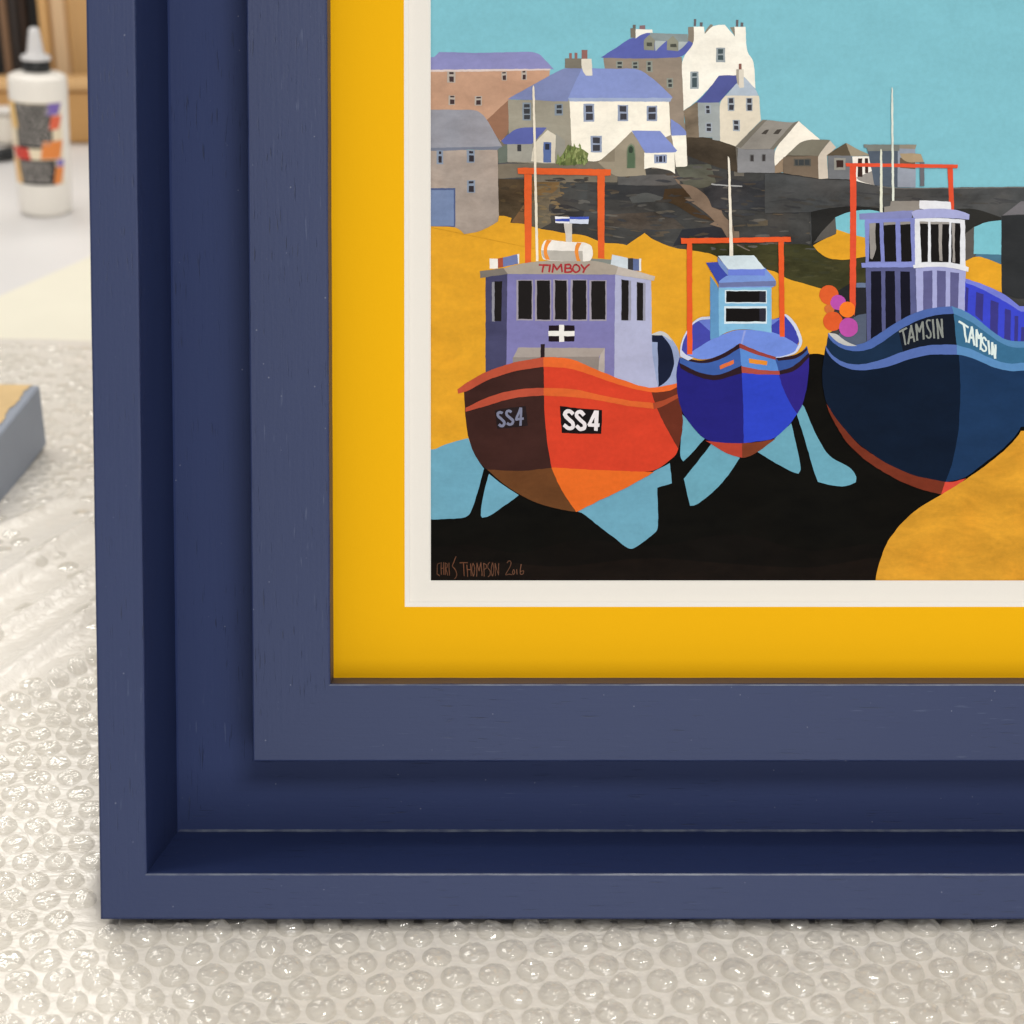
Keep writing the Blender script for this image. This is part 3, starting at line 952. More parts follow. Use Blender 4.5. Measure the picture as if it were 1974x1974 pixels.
P('G', (68, 72, 168), '205,660 250,622 316,630 318,770 180,856 135,842 150,760')
P('G', (106, 126, 208), '243,640 316,630 316,705 280,672')
P('G', (62, 68, 168), '698,635 790,605 850,680 872,760 850,802 698,725')
P('G', (106, 126, 208), '698,632 752,625 698,668')
P('G', (206, 213, 234), '250,616 316,613 316,630 250,634 200,668 150,762 140,820 165,850 215,870 180,886 132,862 128,815 142,755 195,660')
P('G', (206, 213, 234), '770,598 800,602 850,660 886,740 888,790 852,842 780,866 722,868 730,860 790,846 840,822 868,785 866,742 835,675 795,625')
P('G', (113, 141, 222), '172,852 320,755 440,705 520,693 700,706 790,745 862,792 842,835 770,860 720,866 600,822 500,780 380,855 270,888')
P('G', (146, 160, 222), '506,782 526,700 540,700 515,784')
P('G', (97, 150, 196), '317,362 372,430 373,740 317,757')
P('G', (131, 187, 222), '369,428 697,432 697,716 620,700 520,690 430,702 371,735')
R('G', (216, 232, 240), 408, 450, 668, 532)
R('G', (216, 232, 240), 404, 550, 668, 658)
R('G', (21, 18, 18), 416, 456, 662, 525)
R('G', (21, 18, 18), 414, 563, 662, 645)
R('G', (44, 44, 56), 622, 458, 662, 524)
R('G', (44, 44, 56), 622, 565, 662, 643)
P('G', (61, 74, 168), '291,280 365,277 430,355 370,414')
P('G', (121, 152, 218), '426,355 656,312 722,384 724,412 706,432 370,436 372,394')
P('G', (108, 119, 166), '371,404 724,392 722,424 374,432')
P('G', (118, 143, 196), '362,243 430,318 430,362 364,292')
P('G', (109, 130, 218), '427,318 656,316 656,359 427,359')
P('G', (211, 226, 233), '364,238 588,234 656,319 428,321')
P('G', OB, '172,158 205,158 206,848 174,848')
P('G', OB, '739,150 773,150 779,740 748,740')
P('G', OB, '135,128 480,125 815,119 819,150 480,156 138,163')
P('Z', (236, 229, 213), '1402,302 1404.5,303.5 1406.5,312 1412.5,494 1405.6,494 1403.2,330')

grp('painted_boat', 'dark blue fishing boat with white wheelhouse in the print')
O3 = (226, 84, 54)
R('H', (38, 39, 44), 362, 838, 458, 1120)
R('H', (105, 120, 150), 368, 800, 456, 842)
P('H', (86, 96, 116), '355,1100 462,1085 462,1370 330,1385 180,1310 240,1230', m=0.1)
P('C', O3, '1360,672 1400,670 1409,985 1374,985')
P('C', O3, '632,660 680,663 681,1000 677,1720 666,1772 630,1700 635,1000')
P('C', O3, '600,636 1000,641 1437,650 1432,676 1000,668 604,662')
P('C', (141, 136, 129), '888,963 934,955 937,920 1152,918 1152,985 1090,1005 888,1005')
P('C', (228, 231, 237), '1151,914 1270,918 1381,925 1386,985 1290,995 1151,975')
P('C', (130, 136, 187), '701,1014 1102,988 1092,1052 705,1058')
P('C', (167, 172, 217), '1090,1000 1150,980 1300,974 1420,984 1482,1000 1524,1020 1520,1057 1400,1048 1300,1042 1110,1054')
P('C', (131, 139, 202), '744,1054 1117,1046 1122,1388 750,1396')
for s in ('490,250 582,240 597,602 484,602', '620,240 731,235 740,602 631,604', '777,235 869,232 884,600 787,602'):
    P('H', (25, 23, 23), s)
P('H', (150, 145, 141), '488,245 548,240 542,400 556,470 532,540 518,582 496,572 492,420')
P('H', (150, 145, 141), '622,238 732,234 732,256 624,264')
P('H', (150, 145, 141), '777,232 870,230 871,252 778,260')
P('C', (228, 231, 237), '1115,1052 1300,1044 1490,1060 1494,1405 1300,1385 1118,1400')
P('H', (25, 23, 23), '958,230 1036,232 1033,606 973,609')
P('H', (25, 23, 23), '1057,232 1233,236 1226,609 1064,606')
P('H', (25, 23, 23), '1252,240 1336,246 1333,627 1248,611')
P('H', (160, 155, 150), '958,228 1036,230 1034,250 960,250')
P('H', (160, 155, 150), '1057,230 1233,234 1232,254 1058,252')
P('H', (160, 155, 150), '1133,240 1169,240 1162,420 1168,598 1140,592 1134,420')
P('H', (160, 155, 150), '1256,242 1288,246 1280,440 1288,612 1262,608 1264,430')
P('H', (89, 93, 137), '455,655 922,650 932,1100 760,1170 600,1270 468,1360', m=0.1)
for s in ('505,692 600,690 606,1270 505,1330', '638,690 726,690 736,1200 642,1235', '777,692 866,695 873,1110 785,1150'):
    P('H', (20, 20, 34), s)
P('H', (167, 171, 217), '920,665 1150,640 1387,690 1374,1080 1260,1050 1100,1050 930,1080', m=0.05)
for s in ('990,690 1076,685 1076,1050 988,1070', '1117,685 1200,690 1198,1010 1196,1045 1118,1045', '1242,700 1323,708 1314,1060 1240,1050'):
    P('H', (96, 96, 142), s)
P('C', (136, 146, 212), '717,1380 1117,1374 1122,1413 720,1414')
P('C', (232, 234, 240), '1104,1396 1200,1378 1350,1376 1440,1388 1517,1412 1513,1447 1430,1424 1350,1411 1230,1408 1110,1420')
P('H', (60, 72, 204), '1380,785 1480,826 1700,916 1932,1072 2100,1200 2100,1400 1760,1350 1620,1240 1500,1150 1376,1060', m=0.05)
P('H', (117, 127, 217), '1384,760 1560,818 1750,906 1932,1056 2050,1150 2050,1190 1932,1090 1800,1002 1640,912 1480,832 1384,802')
for s in ('1482,885 1550,905 1541,1160 1475,1100', '1618,960 1692,985 1681,1300 1612,1240', '1750,1040 1805,1055 1800,1360 1742,1330', '1842,1105 1875,1110 1868,1370 1835,1360',
          '1386,835 1411,850 1400,1070 1376,1050', '1906,1150 1932,1165 1926,1370 1896,1360'):
    P('H', (59, 57, 132), s)
NB = (24, 45, 71)
P('I', (12, 26, 46), '452,70 430,200 425,330 450,480 530,620 700,800 900,940 1100,1032 1342,1080 1402,920 1442,700 1457,400 1446,60 1200,60 900,120 650,200', m=0.12)
P('I', (28, 55, 91), '1444,100 1560,130 1700,200 1800,240 1932,240 2100,240 2100,560 1932,620 1880,722 1750,852 1600,962 1490,1052 1343,1080 1402,920 1442,700 1457,400', m=0.1)
P('I', (114, 49, 32), '458,495 530,608 692,800 900,940 1110,1033 1342,1078 1312,1172 1150,1132 980,1062 760,930 600,780 480,570', m=0.15)
P('I', (217, 76, 60), '1340,1078 1410,1077 1495,1052 1440,1105 1310,1172')
P('H', NB, '106,1290 200,1390 330,1430 470,1420 600,1350 760,1230 930,1140 1100,1085 1278,1080 1304,1400 1100,1390 900,1430 700,1500 500,1575 350,1590 200,1540 85,1400', m=0.1)
P('H', (19, 26, 40), '760,1240 930,1150 1100,1094 1278,1082 1302,1396 1100,1386 900,1428 800,1440', m=0.1)
P('H', (58, 109, 145), '1274,1082 1400,1136 1520,1216 1680,1336 1800,1396 1932,1396 2100,1396 2100,1560 1932,1560 1780,1570 1600,1510 1450,1430 1300,1400', m=0.1)
P('H', (78, 105, 172), '104,1268 180,1345 300,1386 430,1368 560,1288 720,1178 900,1080 1080,1030 1262,1018 1277,1086 1100,1096 930,1150 760,1240 600,1360 470,1430 330,1440 200,1400 108,1312', m=0.05)
P('H', (192, 192, 189), '104,1266 180,1272 230,1312 280,1350 375,1386 280,1390 180,1350')
P('H', (86, 136, 182), '1254,1016 1380,1060 1500,1140 1640,1258 1760,1336 1932,1348 2100,1348 2100,1402 1932,1402 1800,1402 1680,1342 1520,1222 1400,1142 1275,1087', m=0.05)
P('H', (86, 111, 177), '78,1385 150,1488 280,1556 420,1562 600,1518 800,1438 1000,1384 1150,1372 1303,1378 1308,1467 1050,1466 850,1511 650,1586 450,1616 280,1602 150,1522 88,1440', m=0.05)
P('H', (91, 141, 192), '1300,1378 1450,1418 1600,1498 1780,1556 1932,1542 2100,1542 2100,1612 1932,1612 1800,1626 1650,1592 1500,1522 1400,1482 1304,1467', m=0.05)
GT = (141, 146, 141)
for s in ('238,350 330,302', '276,325 314,526', '352,512 394,268', '392,268 434,482', '368,436 424,418', '476,466 460,248', '462,250 502,350 546,218', '546,218 562,448', '686,185 706,434',
          '760,440 742,182', '744,184 820,426', '820,426 804,182'):
    stroke('N', GT, 25, s)
stroke('N', GT, 22, '652,196 618,198 602,240 626,308 654,362 652,420 622,432 600,402', True)
WT = (224, 240, 238)
for s in ('1042,212 1166,290', '1106,262 1142,486', '1174,494 1216,286', '1216,286 1250,532', '1188,428 1236,436', '1282,548 1278,326', '1280,330 1312,440 1340,378', '1340,378 1336,588',
          '1440,476 1456,652', '1490,662 1490,500', '1492,504 1530,708', '1530,708 1536,532'):
    stroke('N', WT, 28, s)
stroke('N', WT, 25, '1412,470 1384,430 1358,452 1366,500 1402,556 1404,604 1372,612 1350,588', True)
for col, x, y, r_ in (((206, 110, 56), 480, 1722, 38), ((221, 95, 46), 476, 1618, 72), ((186, 80, 172), 545, 1675, 57), ((221, 92, 44), 505, 1815, 72), ((246, 126, 40), 612, 1728, 60), ((186, 80, 166), 622, 1860, 71)):
    circ('C', col, x, y, r_)
P('C', (224, 230, 218), '942,78 947,69 953,92 963,918 945,918 940,200')
P('C', (226, 228, 210), '857,542 865,530 872,546 876,1004 855,1004')

grp('painted_sand', 'golden sandbank in the lower right of the print')
P('I', (216, 155, 48), '815,1850 840,1710 900,1540 1000,1400 1130,1280 1300,1180 1480,1070 1640,960 1800,830 1900,720 1932,630 2100,600 2100,1850', m=0.17)

grp('painted_lettering', 'brown signature in the corner of the print')
SG = (106, 73, 56)
for s_ in ('150,215 112,230 105,390 145,420', '172,205 175,400', '212,205 215,400', '175,300 213,300', '238,400 236,210', '236,212 270,232 268,282 240,300', '245,300 278,410', '300,215 305,410',
           '475,205 600,205', '530,205 545,420', '590,240 600,430', '650,220 655,420', '600,320 652,320', '745,425 750,215', '750,215 785,340 815,210', '815,210 835,420', '865,425 860,215', '860,215 905,240 900,300 865,312',
           '1050,420 1045,220', '1045,222 1100,410', '1100,410 1105,220', '1395,315 1398,396'):
    stroke('Q', SG, 13, s_, m=0.4)
for s_ in ('412,110 380,190 356,262 402,326 424,404 388,470', '690,215 666,300 690,425 714,300 692,215', '960,200 930,230 928,290 964,336 964,408 930,430', '1000,210 980,310 1000,425 1024,310 1002,210',
           '1235,212 1270,175 1300,208 1278,292 1215,400 1265,394 1320,402', '1345,320 1326,360 1345,398 1364,360 1347,320', '1466,235 1450,335 1458,395 1500,388 1506,340 1456,350'):
    stroke('Q', SG, 12, s_, True, m=0.4)

sheet = mesh_obj('print_sheet', [(0.094, 0.094, W_PRINT), (W - 0.094, 0.094, W_PRINT), (W - 0.094, HT - 0.094, W_PRINT), (0.094, HT - 0.094, W_PRINT)], [(0, 1, 2, 3)], WHITE_BOARD, frame)
sheet['label'] = 'glossy print of fishing boats on a harbour beach below houses'
GAP = 0.000013
U_MAX, V_MAX = W - 0.0945, HT - 0.0945
for name, label, shapes in groups:
    verts, faces, cols = [], [], []
    for pts, col, m, lv in shapes:
        q = []
        for x, y in pts:
            u, v = on_frame(x, y, W_PRINT)
            q.append((min(u, U_MAX), min(v, V_MAX)))
        area = sum(a[0] * b[1] - b[0] * a[1] for a, b in zip(q, q[1:] + q[:1]))
        if area < 0: q.reverse()
        k = len(verts)
        verts += [(u, v, W_PRINT + lv * GAP) for u, v in q]
        faces.append(tuple(range(k, k + len(q))))
        c = tuple(min(1.0, a * PRINT_GAIN) for a in lin(col))
        cols.append((c, m))
    o = mesh_obj(name, verts, faces, PRINT, sheet)
    if label: o['label'] = label
    ca = o.data.color_attributes.new('Col', 'FLOAT_COLOR', 'CORNER')
    for poly, (c, m) in zip(o.data.polygons, cols):
        for li in poly.loop_indices:
            ca.data[li].color = (*c, m)

# ------------------------------------------------------------------ bubble wrap
SHEET_Z, PITCH_B, R_B, H_B = -0.0036, 0.0110, 0.00445, 0.0036
BACK_Y = FO.y


def frame_bottom(y):
    return -(y - FO.y) * math.tan(LEAN)


def wrap_z(x, y):
    z = SHEET_Z
    z += 0.0030 * mnoise.noise((x * 9, y * 7, 0.3)) * min(1, max(0, (y - 0.30) * 0 + 1))
    z += 0.0012 * mnoise.noise((x * 30, y * 22, 4.3))
    # a raised crease and a flattened overlap to the left of the frame
    for (c0, sl, wd, hh) in ((0.520, 2.0, 0.010, 0.0028), (0.575, 2.5, 0.017, 0.0042), (0.635, 2.2, 0.011, 0.0036), (0.71, 2.7, 0.020, 0.0050), (0.785, 2.2, 0.012, 0.0036)):
        d = (y - (c0 + (x + 0.15) * sl + 0.012 * mnoise.noise((x * 16, c0 * 9, 0))))
        if d < 0: d *= 2.2
        z += hh * math.exp(-(d / wd) ** 2)
    near = math.exp(-((y - FO.y) / 0.02) ** 2) if FO.x - 0.02 < x else 0
    z = z * (1 - near) + SHEET_Z * near
    # settles on the table towards the back
    t = min(1, max(0, (y - 0.60) / 0.36))
    t = t * t * (3 - 2 * t)
    z = z * (1 - t) + (TABLE_Z + 0.004 + 0.003 * mnoise.noise((x * 12, y * 9, 2.2))) * t
    # pressed down under the frame
    if x > FO.x - 0.004 and y > FO.y - 0.001:
        e = min(1, max(0, (x - (FO.x - 0.004)) / 0.004))
        zb = max(frame_bottom(y) - H_B * 0.98, TABLE_Z + 0.0006)
        z = z * (1 - e) + min(z, zb) * e
    return max(z, TABLE_Z + 0.0005)


wrap = empty('bubble_wrap', (0, 0.45, TABLE_Z))
tag(wrap, 'sheet of clear small-bubble wrap spread under the frame', 'bubble wrap')
X0, X1, Y0, Y1 = -0.46, 0.42, 0.20, 1.02
NX, NY = 250, 240
vs, fs = [], []
for j in range(NY + 1):
    for i in range(NX + 1):
        x = X0 + (X1 - X0) * i / NX
        y = Y0 + (Y1 - Y0) * j / NY
        if j == NY: y += 0.012 * mnoise.noise((x * 14, 2.0, 0))
        vs.append((x, y - 0.45, wrap_z(x, y) - TABLE_Z))
for j in range(NY):
    for i in range(NX):
        a = j * (NX + 1) + i
        fs.append((a, a + 1, a + NX + 2, a + NX + 1))
film = mesh_obj('film', vs, fs, FILM, wrap, True)
film['label'] = 'milky flat film of the bubble wrap'


def bubble_mesh(seed, flat, fine):
    """one half-slack air bubble: a low dome whose film is puckered into small folds"""
    r = random.Random(seed)
    verts, faces = [], []
    base = [(1.03, 0.0), (0.99, 0.26), (0.93, 0.54), (0.82, 0.78), (0.64, 0.93), (0.42, 1.0), (0.20, 1.02)]
    if fine:
        seg, prof = 44, []
        for (ra, za), (rb_, zb_) in zip(base, base[1:]):
            prof += [(ra, za), (ra * 0.5 + rb_ * 0.5, za * 0.5 + zb_ * 0.5 + 0.015)]
        prof += [base[-1], (0.13, 1.02), (0.06, 1.02)]
    else:
        seg, prof = 14, base
    ox, oy, oz = r.uniform(0, 90), r.uniform(0, 90), r.uniform(0, 90)
    dent = r.uniform(0, 2 * math.pi)
    da = r.uniform(0.05, 0.34) * (1.4 if flat < 0.7 else 1)
    fold = r.uniform(0, math.pi)
    cf, sf = math.cos(fold), math.sin(fold)
    amp = r.uniform(0.10, 0.20) * (0.6 if flat < 0.4 else 1)
    for k, (rr, zz) in enumerate(prof):
        for i in range(seg):
            a = 2 * math.pi * i / seg
            x, y = rr * math.cos(a), rr * math.sin(a)
            w = 0.09 if k else 0.05
            s_ = 1 + w * mnoise.noise((x * 1.6 + ox, y * 1.6 + oy, zz + oz))
            z = zz * (1 + 0.26 * mnoise.noise((x * 2.0 + oy, y * 2.0 + oz, 3.0)))
            z -= zz * da * max(0, x * math.cos(dent) + y * math.sin(dent))
            if fine:
                p, q = x * cf + y * sf, -x * sf + y * cf
                warp = 0.5 * mnoise.noise((p * 1.3 + ox, q * 1.3 + oy, 9.0))
                n1 = mnoise.noise((p * 3.1 + ox + warp * 2, q * 1.0 + oy, 2.0))
                n2 = mnoise.noise((p * 2.1 + oz, q * 3.4 + ox + warp, 6.0))
                z += min(1, zz * 2) * amp * ((1 - 2 * abs(n1)) * 0.7 + n2 * 0.8 - 0.4)
            verts.append((x * s_ * R_B, y * s_ * R_B, max(z, 0.0) * H_B * flat))
    top_z = sum(v[2] for v in verts[-seg:]) / seg
    verts.append((0, 0, top_z))
    n = len(prof)
    for k in range(n - 1):
        for i in range(seg):
            j = (i + 1) % seg
            faces.append((k * seg + i, k * seg + j, (k + 1) * seg + j, (k + 1) * seg + i))
    top = len(verts) - 1
    for i in range(seg):
        faces.append(((n - 1) * seg + i, (n - 1) * seg + (i + 1) % seg, top))
    return verts, faces


FLATS = (1, .95, .9, 1, .85, .97, .75, 1, .92, .6, .8, 1, .7, .88, .5, .3, .22, .35)
KINDS = [bubble_mesh(s, f, False) for s, f in enumerate(FLATS)]
FINE = []
BMESH = []
for s_, f_ in enumerate(FLATS):
    v, f = bubble_mesh(s_, f_, True)
    FINE.append((v, f))
    me = bpy.data.meshes.new('bubble')
    me.from_pydata(v, [], f)
    me.polygons.foreach_set('use_smooth', [True] * len(me.polygons))
    me.materials.append(BUBBLE)
    BMESH.append(me)

rb = random.Random(11)
spots = []
rows = int((Y1 - Y0) / (PITCH_B * 0.866)) + 40
for j in range(-40, rows):
    for i in range(-45, 45):
        x = (i + 0.5 * (j % 2)) * PITCH_B
        y = 0.22 + j * PITCH_B * 0.866
        q = max(0, x + 0.20)
        y += 0.30 * q * q + 0.002 * mnoise.noise((x * 20, y * 20, 0))
        x += 0.0012 * mnoise.noise((x * 26, y * 26, 7)) - 0.02 * (y - 0.38)
        if not (X0 + 0.01 < x < X1 - 0.01 and Y0 + 0.01 < y < Y1 - 0.012): continue
        if x > FO.x - 0.005 and y > FO.y + 0.013: continue
        if x > FO.x - 0.007 and x < FO.x and y > FO.y - 0.002: continue
        spots.append((x, y))
ranked = []
for x, y in spots:
    z = wrap_z(x, y)
    px, py, d = project((x, y, z))
    # flattened, half burst bubbles in the smooth overlap beside the frame
    flatness = 0
    s = y - (0.525 + (x + 0.15) * 2.0)
    if x < FO.x and 0 < s < 0.24: flatness = 2
    elif x < FO.x and s >= 0.24: flatness = 1
    seen = -15 < px < RES + 15 and -15 < py < RES + 15
    ranked.append((0 if seen else 1, d, x, y, z, flatness))
ranked.sort()
rest_v, rest_f = [], []
for n_, (uns, d, x, y, z, fl) in enumerate(ranked):
    kk = rb.choice((14, 15, 16, 16, 17, 9)) if fl else rb.randrange(0, 15)
    if fl and rb.random() < (0.3, 0.3, 0.72)[fl]: continue
    e = 0.0015
    nrm = Vector((-(wrap_z(x + e, y) - wrap_z(x - e, y)) / (2 * e), -(wrap_z(x, y + e) - wrap_z(x, y - e)) / (2 * e), 1)).normalized()
    if y > FO.y - 0.006 and x > FO.x - 0.006: nrm = Vector((0, 0, 1))
    M = Matrix.Translation((x, y - 0.45, z - TABLE_Z - 0.0001)) @ nrm.to_track_quat('Z', 'Y').to_matrix().to_4x4() @ Matrix.Rotation(rb.uniform(0, 6.28), 4, 'Z') @ Matrix.Scale(rb.uniform(0.95, 1.06), 4) @ Matrix.Diagonal((1, 1, 0.70 if x < FO.x - 0.004 else 0.88, 1))
    if n_ < 300:
        o = bpy.data.objects.new('bubble', BMESH[kk])
        COL.objects.link(o)
        o.parent = wrap
        o.matrix_local = M
    elif -0.30 < x < 0.30 or not uns:
        v, f = KINDS[kk] if uns else FINE[kk]
        b0 = len(rest_v)
        rest_v += [tuple(M @ Vector(p)) for p in v]
        rest_f += [tuple(b0 + i for i in q) for q in f]
ro = mesh_obj('bubble_field', rest_v, rest_f, BUBBLE, wrap, True)
ro['kind'] = 'stuff'

# ------------------------------------------------------------------ canvas lying on the wrap
CANVAS_TOP = simple('orange_paint_on_canvas', (0.80, 0.56, 0.26), 0.6, 0.2, 30, 0.2)
CANVAS_SIDE = simple('grey_painted_canvas_edge', (0.29, 0.325, 0.395), 0.65, 0.08, 30, 0.15)
zc = -0.012
c0 = ground(91, 857, zc)
c1 = ground(-2, 986, zc)
dirv = Vector((c1.x - c0.x, c1.y - c0.y, 0)).normalized()
perp = Vector((dirv.y, -dirv.x, 0))
if perp.x > 0: perp = -perp
hc = at_depth(84, 742, c0.y).z - zc
A0, A1 = c0, c0 + dirv * 0.20
pts = [A0, A1, A1 + perp * 0.25, A0 + perp * 0.25]
bm = box_bm([(p.x - c0.x, p.y - c0.y, z) for z in (0, hc) for p in pts], bevel=0.0015)
cv = empty('painted_canvas', (c0.x, c0.y, zc))
tag(cv, 'deep-edged stretched canvas with grey sides and ochre face lying at left on the bubble wrap', 'canvas')
bm_obj('canvas_edge', bm, CANVAS_SIDE, cv)
tp = [A0 + (dirv + perp) * 0.0012, A1 + (perp - dirv) * 0.0012, A1 + perp * 0.2488 - dirv * 0.0012, A0 + perp * 0.2488 + dirv * 0.0012]
# ragged paint edge along the long side
edge = []
N = 60
for i in range(N + 1):
    s = i / N
    q = tp[0].lerp(tp[1], s) + perp * (0.002 + 0.004 * abs(mnoise.noise((s * 30, 0.4, 0))) + 0.004 * max(0, mnoise.noise((s * 9, 3.4, 0))))
    edge.append(q)
poly = edge + [tp[2], tp[3]]
mesh_obj('painted_face', [(p.x - c0.x, p.y - c0.y, hc + 0.0004) for p in poly], [tuple(range(len(poly)))], CANVAS_TOP, cv)

# ------------------------------------------------------------------ cream card
CARD = simple('cream_card', (0.80, 0.765, 0.635), 0.6, 0.03, 20)
zt = TABLE_Z + 0.0012
cp = [ground(-60, 598, zt), ground(-60, 661, zt), ground(330, 676, zt), ground(330, 428, zt)]
cb = sum(cp, Vector()) / 4
bm = box_bm([(p.x - cb.x, p.y - cb.y, z) for z in (-0.0010, 0.0006) for p in cp])
tag(bm_obj('card_sheet', bm, CARD), 'cream sheet of mount card lying on the white table', 'card').location = (cb.x, cb.y, zt)

# ------------------------------------------------------------------ glue bottle
bb = ground(89, 409, TABLE_Z)
zb = lambda py: at_depth(89, py, bb.y).z - TABLE_Z
mm = bb.y / F_PX * 1.0 * ray(89, 300).length                   # metres per pixel at the bottle, near enough
mm = (at_depth(100, 300, bb.y) - at_depth(90, 300, bb.y)).length / 10
bottle = empty('glue_bottle', (bb.x, bb.y, TABLE_Z), (0, math.radians(2.6), math.radians(0)))
tag(bottle, 'white squeeze bottle with black collar, clear pointed cap and colourful label on the table', 'bottle')
PLASTIC = simple('white_bottle_plastic', (0.87, 0.83, 0.76), 0.35, 0.02, 20)
BLACKP = simple('black_plastic', (0.012, 0.013, 0.014), 0.4, 0.05, 30)
CLEAR = NT('frosted_clear_plastic')
CLEAR.set(Base_Color=(0.86, 0.85, 0.85, 1), Roughness=0.3)
CLEAR.b.inputs['Transmission Weight'].default_value = 0.25
r0, r1 = 50.5 * mm, 55.5 * mm
zs, ze = zb(149), zb(138)
prof = [(0, 0.0), (r0 * 0.86, 0.0), (r0 * 0.96, 0.002), (r0, 0.006), (r0 * 0.5 + r1 * 0.5, zs * 0.5), (r1, zs * 0.96), (r1 * 0.99, zs), (r1 * 0.94, zs + (ze - zs) * 0.45), (r1 * 0.80, zs + (ze - zs) * 0.8), (r1 * 0.5, ze), (r1 * 0.44, ze + 0.001), (0, ze + 0.001)]
bm_obj('body', lathe_bm(prof, 48), PLASTIC, bottle, True)
zc0, zc1 = zb(136.5), zb(117)
rc = 26.5 * mm
bm_obj('collar', lathe_bm([(0, ze + 0.0005), (rc * 0.97, ze + 0.0008), (rc, ze + 0.002), (rc, zc1 - 0.001), (rc * 0.95, zc1), (rc * 0.5, zc1 + 0.0008), (0, zc1 + 0.0008)], 40), BLACKP, bottle, True)
zt1 = zb(52)
bm_obj('nozzle_cap', lathe_bm([(rc * 1.05, zc1 + 0.0012), (rc * 1.07, zc1 + 0.0025), (rc * 1.0, zc1 + 0.0045), (rc * 0.62, zc1 + 0.006), (rc * 0.56, zc1 + 0.010), (rc * 0.42, zt1 - 0.006), (rc * 0.34, zt1 - 0.001), (rc * 0.2, zt1), (0, zt1)], 32), CLEAR.m, bottle, True)


def wrapped(name, mat, parent, x0, x1, ya, yb, off, nseg=14, skew=0.0):
    """patch on the bottle wall; x in photograph pixels from its middle, y in photograph pixels"""
    verts, faces = [], []
    for yy in (ya, yb):
        z = zb(yy)
        r = r0 + (r1 - r0) * z / zs + off
        for i in range(nseg + 1):
            a = math.asin(max(-1, min(1, (x0 + (x1 - x0) * i / nseg + (skew if yy == yb else 0)) / 53.0)))
            verts.append((r * math.sin(a), -r * math.cos(a), z))
    for i in range(nseg):
        faces.append((i, i + 1, nseg + 2 + i, nseg + 1 + i))
    return mesh_obj(name, verts, faces, mat, parent, True)


lab = wrapped('label', simple('cream_label', (0.84, 0.72, 0.52), 0.5, 0.05), bottle, -48, 46, 189, 346, 0.0002, 24)
LB = simple('label_black', (0.022, 0.02, 0.02), 0.5)
wrapped('label_panel', LB, lab, -34, 31, 191, 276, 0.0004)
wrapped('label_panel', LB, lab, -34, 34, 298, 346, 0.0004)
for nm, c, a in (('label_red', (0.62, 0.05, 0.03), (-46, -14, 276, 298)), ('label_orange', (0.80, 0.25, 0.05), (14, 46, 262, 296)), ('label_orange', (0.80, 0.25, 0.05), (34, 46, 312, 344)),
                 ('label_red', (0.75, 0.13, 0.06), (31, 46, 214, 240)), ('label_purple', (0.20, 0.13, 0.45), (27, 46, 190, 212)), ('label_purple', (0.24, 0.18, 0.5), (36, 46, 298, 311)),
                 ('label_amber', (0.82, 0.52, 0.18), (-48, -35, 190, 240)), ('label_amber', (0.82, 0.50, 0.2), (-48, -35, 300, 345))):
    wrapped('label_patch', simple(nm, c, 0.5), lab, *a, 0.0005, skew=(-5 if a[0] > 0 else 5) * (abs(a[3] - a[2]) > 15))
GREY = simple('label_print_grey', (0.40, 0.37, 0.34), 0.5)
rl = random.Random(5)
for ya_, yb_2, dy in ((194, 272, 6.0), (303, 342, 5.6)):
    yy_ = ya_
    while yy_ < yb_2:
        xx = -31 + rl.uniform(0, 3)
        while xx < 24:
            ln = rl.uniform(4, 13)
            wrapped('label_line', GREY, lab, xx, min(xx + ln, 28), yy_ + rl.uniform(-0.5, 0.5), yy_ + rl.uniform(2.2, 3.4), 0.0006, 4)
            xx += ln + rl.uniform(1.5, 4)
        yy_ += dy

# ------------------------------------------------------------------ things at the back of the table
def wood(name, col, along=2):
    t = NT(name)
    st = [60, 60, 60]
    st[along] = 4
    g = t.noise(t.coords(tuple(st)), 1.0, 4, 0.6, 0.4)
    t.set(Base_Color=t.mix(g, tuple(x * 0.75 for x in col), tuple(x * 1.15 for x in col)), Roughness=0.5)
    return t.m


yb_ = 1.70
p0, p1 = at_depth(-90, 176, yb_), at_depth(260, 176, yb_)
bm = box_bm(lo=(0, 0, 0), hi=(p1.x - p0.x, 0.022, p0.z - TABLE_Z - 0.001), bevel=0.004)
rl_ = empty('wooden_tray', (p0.x, yb_, TABLE_Z + 0.0005))
tag(rl_, 'low golden wooden tray front standing at the back of the table', 'tray')
bm_obj('front_board', bm, wood('golden_pine', (0.58, 0.32, 0.11), 0), rl_)
bm = box_bm(lo=(0, -0.004, p0.z - TABLE_Z + 0.0), hi=(p1.x - p0.x, 0.03, p0.z - TABLE_Z + 0.012), bevel=0.004)
bm_obj('top_rail', bm, wood('golden_pine_rail', (0.70, 0.43, 0.19), 0), rl_)
yp = 1.80
PL = [(-60, -8, (0.012, 0.008, 0.006), 'black wooden batten leaning leftmost at the back'),
      (8, 24, (0.24, 0.13, 0.065), 'narrow brown wooden batten leaning at the back'),
      (26, 47, (0.018, 0.009, 0.005), 'dark walnut wooden batten beside the brown one'),
      (48, 57, (0.045, 0.022, 0.012), 'thin dark brown batten behind the bottle cap'),
      (84, 103, (0.72, 0.42, 0.16), 'honey coloured wooden batten behind the bottle'),
      (104, 136, (0.78, 0.54, 0.31), 'wide pale wooden batten behind the bottle'),
      (137, 190, (0.62, 0.36, 0.14), 'golden wooden batten next to the navy frame')]
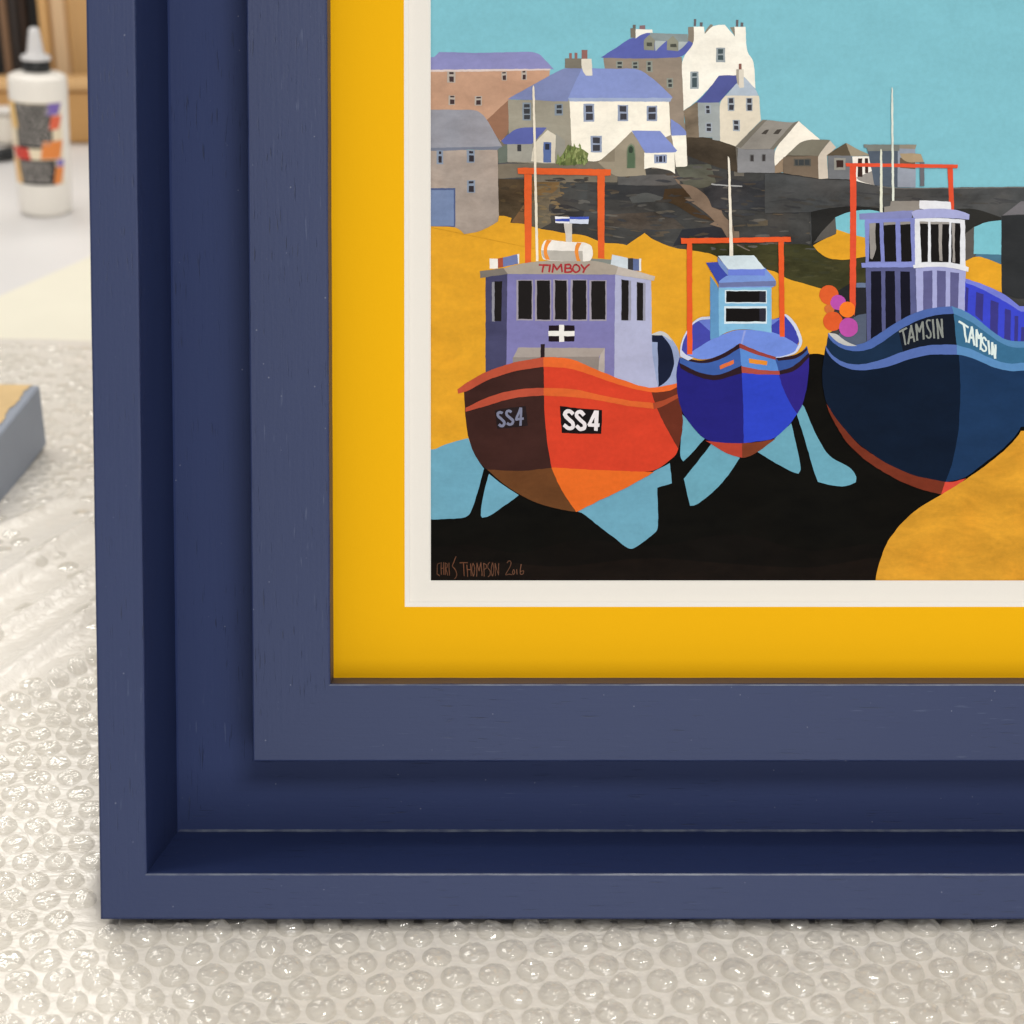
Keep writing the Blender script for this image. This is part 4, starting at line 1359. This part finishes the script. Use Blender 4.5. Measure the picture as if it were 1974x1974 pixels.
for n_, (xa, xb, c, lab_) in enumerate(PL):
    a, b = at_depth(xa, 150, yp), at_depth(xb, 150, yp)
    h = 0.42
    o = bm_obj('wooden_batten', box_bm(lo=(0, 0, 0), hi=(b.x - a.x, 0.02, h), bevel=min(0.006, (b.x - a.x) * 0.25), seg=3), wood('moulding_wood_%d' % n_, c), None)
    o.location = (a.x, yp + 0.004 * (n_ % 2), TABLE_Z + 0.001)
    o.rotation_euler = (math.radians(-2), 0, 0)
    tag(o, lab_, 'batten', 'wooden battens standing at the back of the table')
# near-black backdrop added behind them to make the gaps between battens dark
cb0 = empty('backdrop', (-0.6, 1.95, TABLE_Z - 0.3))
tag(cb0, 'dark backdrop added behind the wooden battens', 'backdrop')
DARKW = wood('dark_backdrop_wood', (0.010, 0.007, 0.005))
bm_obj('back_panel', box_bm(lo=(-0.5, 0.10, 0.0), hi=(0.8, 0.12, 1.1), bevel=0.002), DARKW, cb0)
bm_obj('side_panel', box_bm(lo=(-0.52, -0.02, 0.0), hi=(-0.501, 0.12, 1.1), bevel=0.002), DARKW, cb0)
bm_obj('top_panel', box_bm(lo=(-0.52, -0.02, 1.101), hi=(0.8, 0.12, 1.12), bevel=0.002), DARKW, cb0)

# white tub and black cap at the far left
q0, q1 = ground(-60, 282, TABLE_Z), ground(27, 282, TABLE_Z)
tub = empty('plastic_tub', (q0.x, q0.y, TABLE_Z + 0.0003))
tag(tub, 'white plastic tub at the back left behind the bottle', 'tub')
ht = at_depth(10, 222, q0.y).z - TABLE_Z
TUB = simple('tub_plastic', (0.78, 0.73, 0.64), 0.4, 0.03)
bm_obj('tub_body', box_bm(lo=(0, 0, 0), hi=(q1.x - q0.x, 0.09, ht), bevel=0.008, seg=3), TUB, tub)
bm_obj('tub_lid', box_bm(lo=(-0.002, -0.002, ht + 0.0003), hi=(q1.x - q0.x + 0.002, 0.092, ht + 0.008), bevel=0.003), simple('tub_lid_plastic', (0.84, 0.81, 0.76), 0.4, 0.03), tub)
k0 = ground(17, 306, TABLE_Z)
kn = bm_obj('black_cap', lathe_bm([(0, 0), (0.008, 0.0), (0.0085, 0.002), (0.0078, 0.022), (0.005, 0.028), (0, 0.029)], 20), BLACKP, None, True)
kn.location = (k0.x + 0.006, k0.y - 0.004, TABLE_Z + 0.0071)
kn.rotation_euler = (math.radians(90), 0, math.radians(-38))
kn.scale = (0.8, 0.8, 0.8)
tag(kn, 'small black plastic cap lying on the table left of the bottle', 'cap')
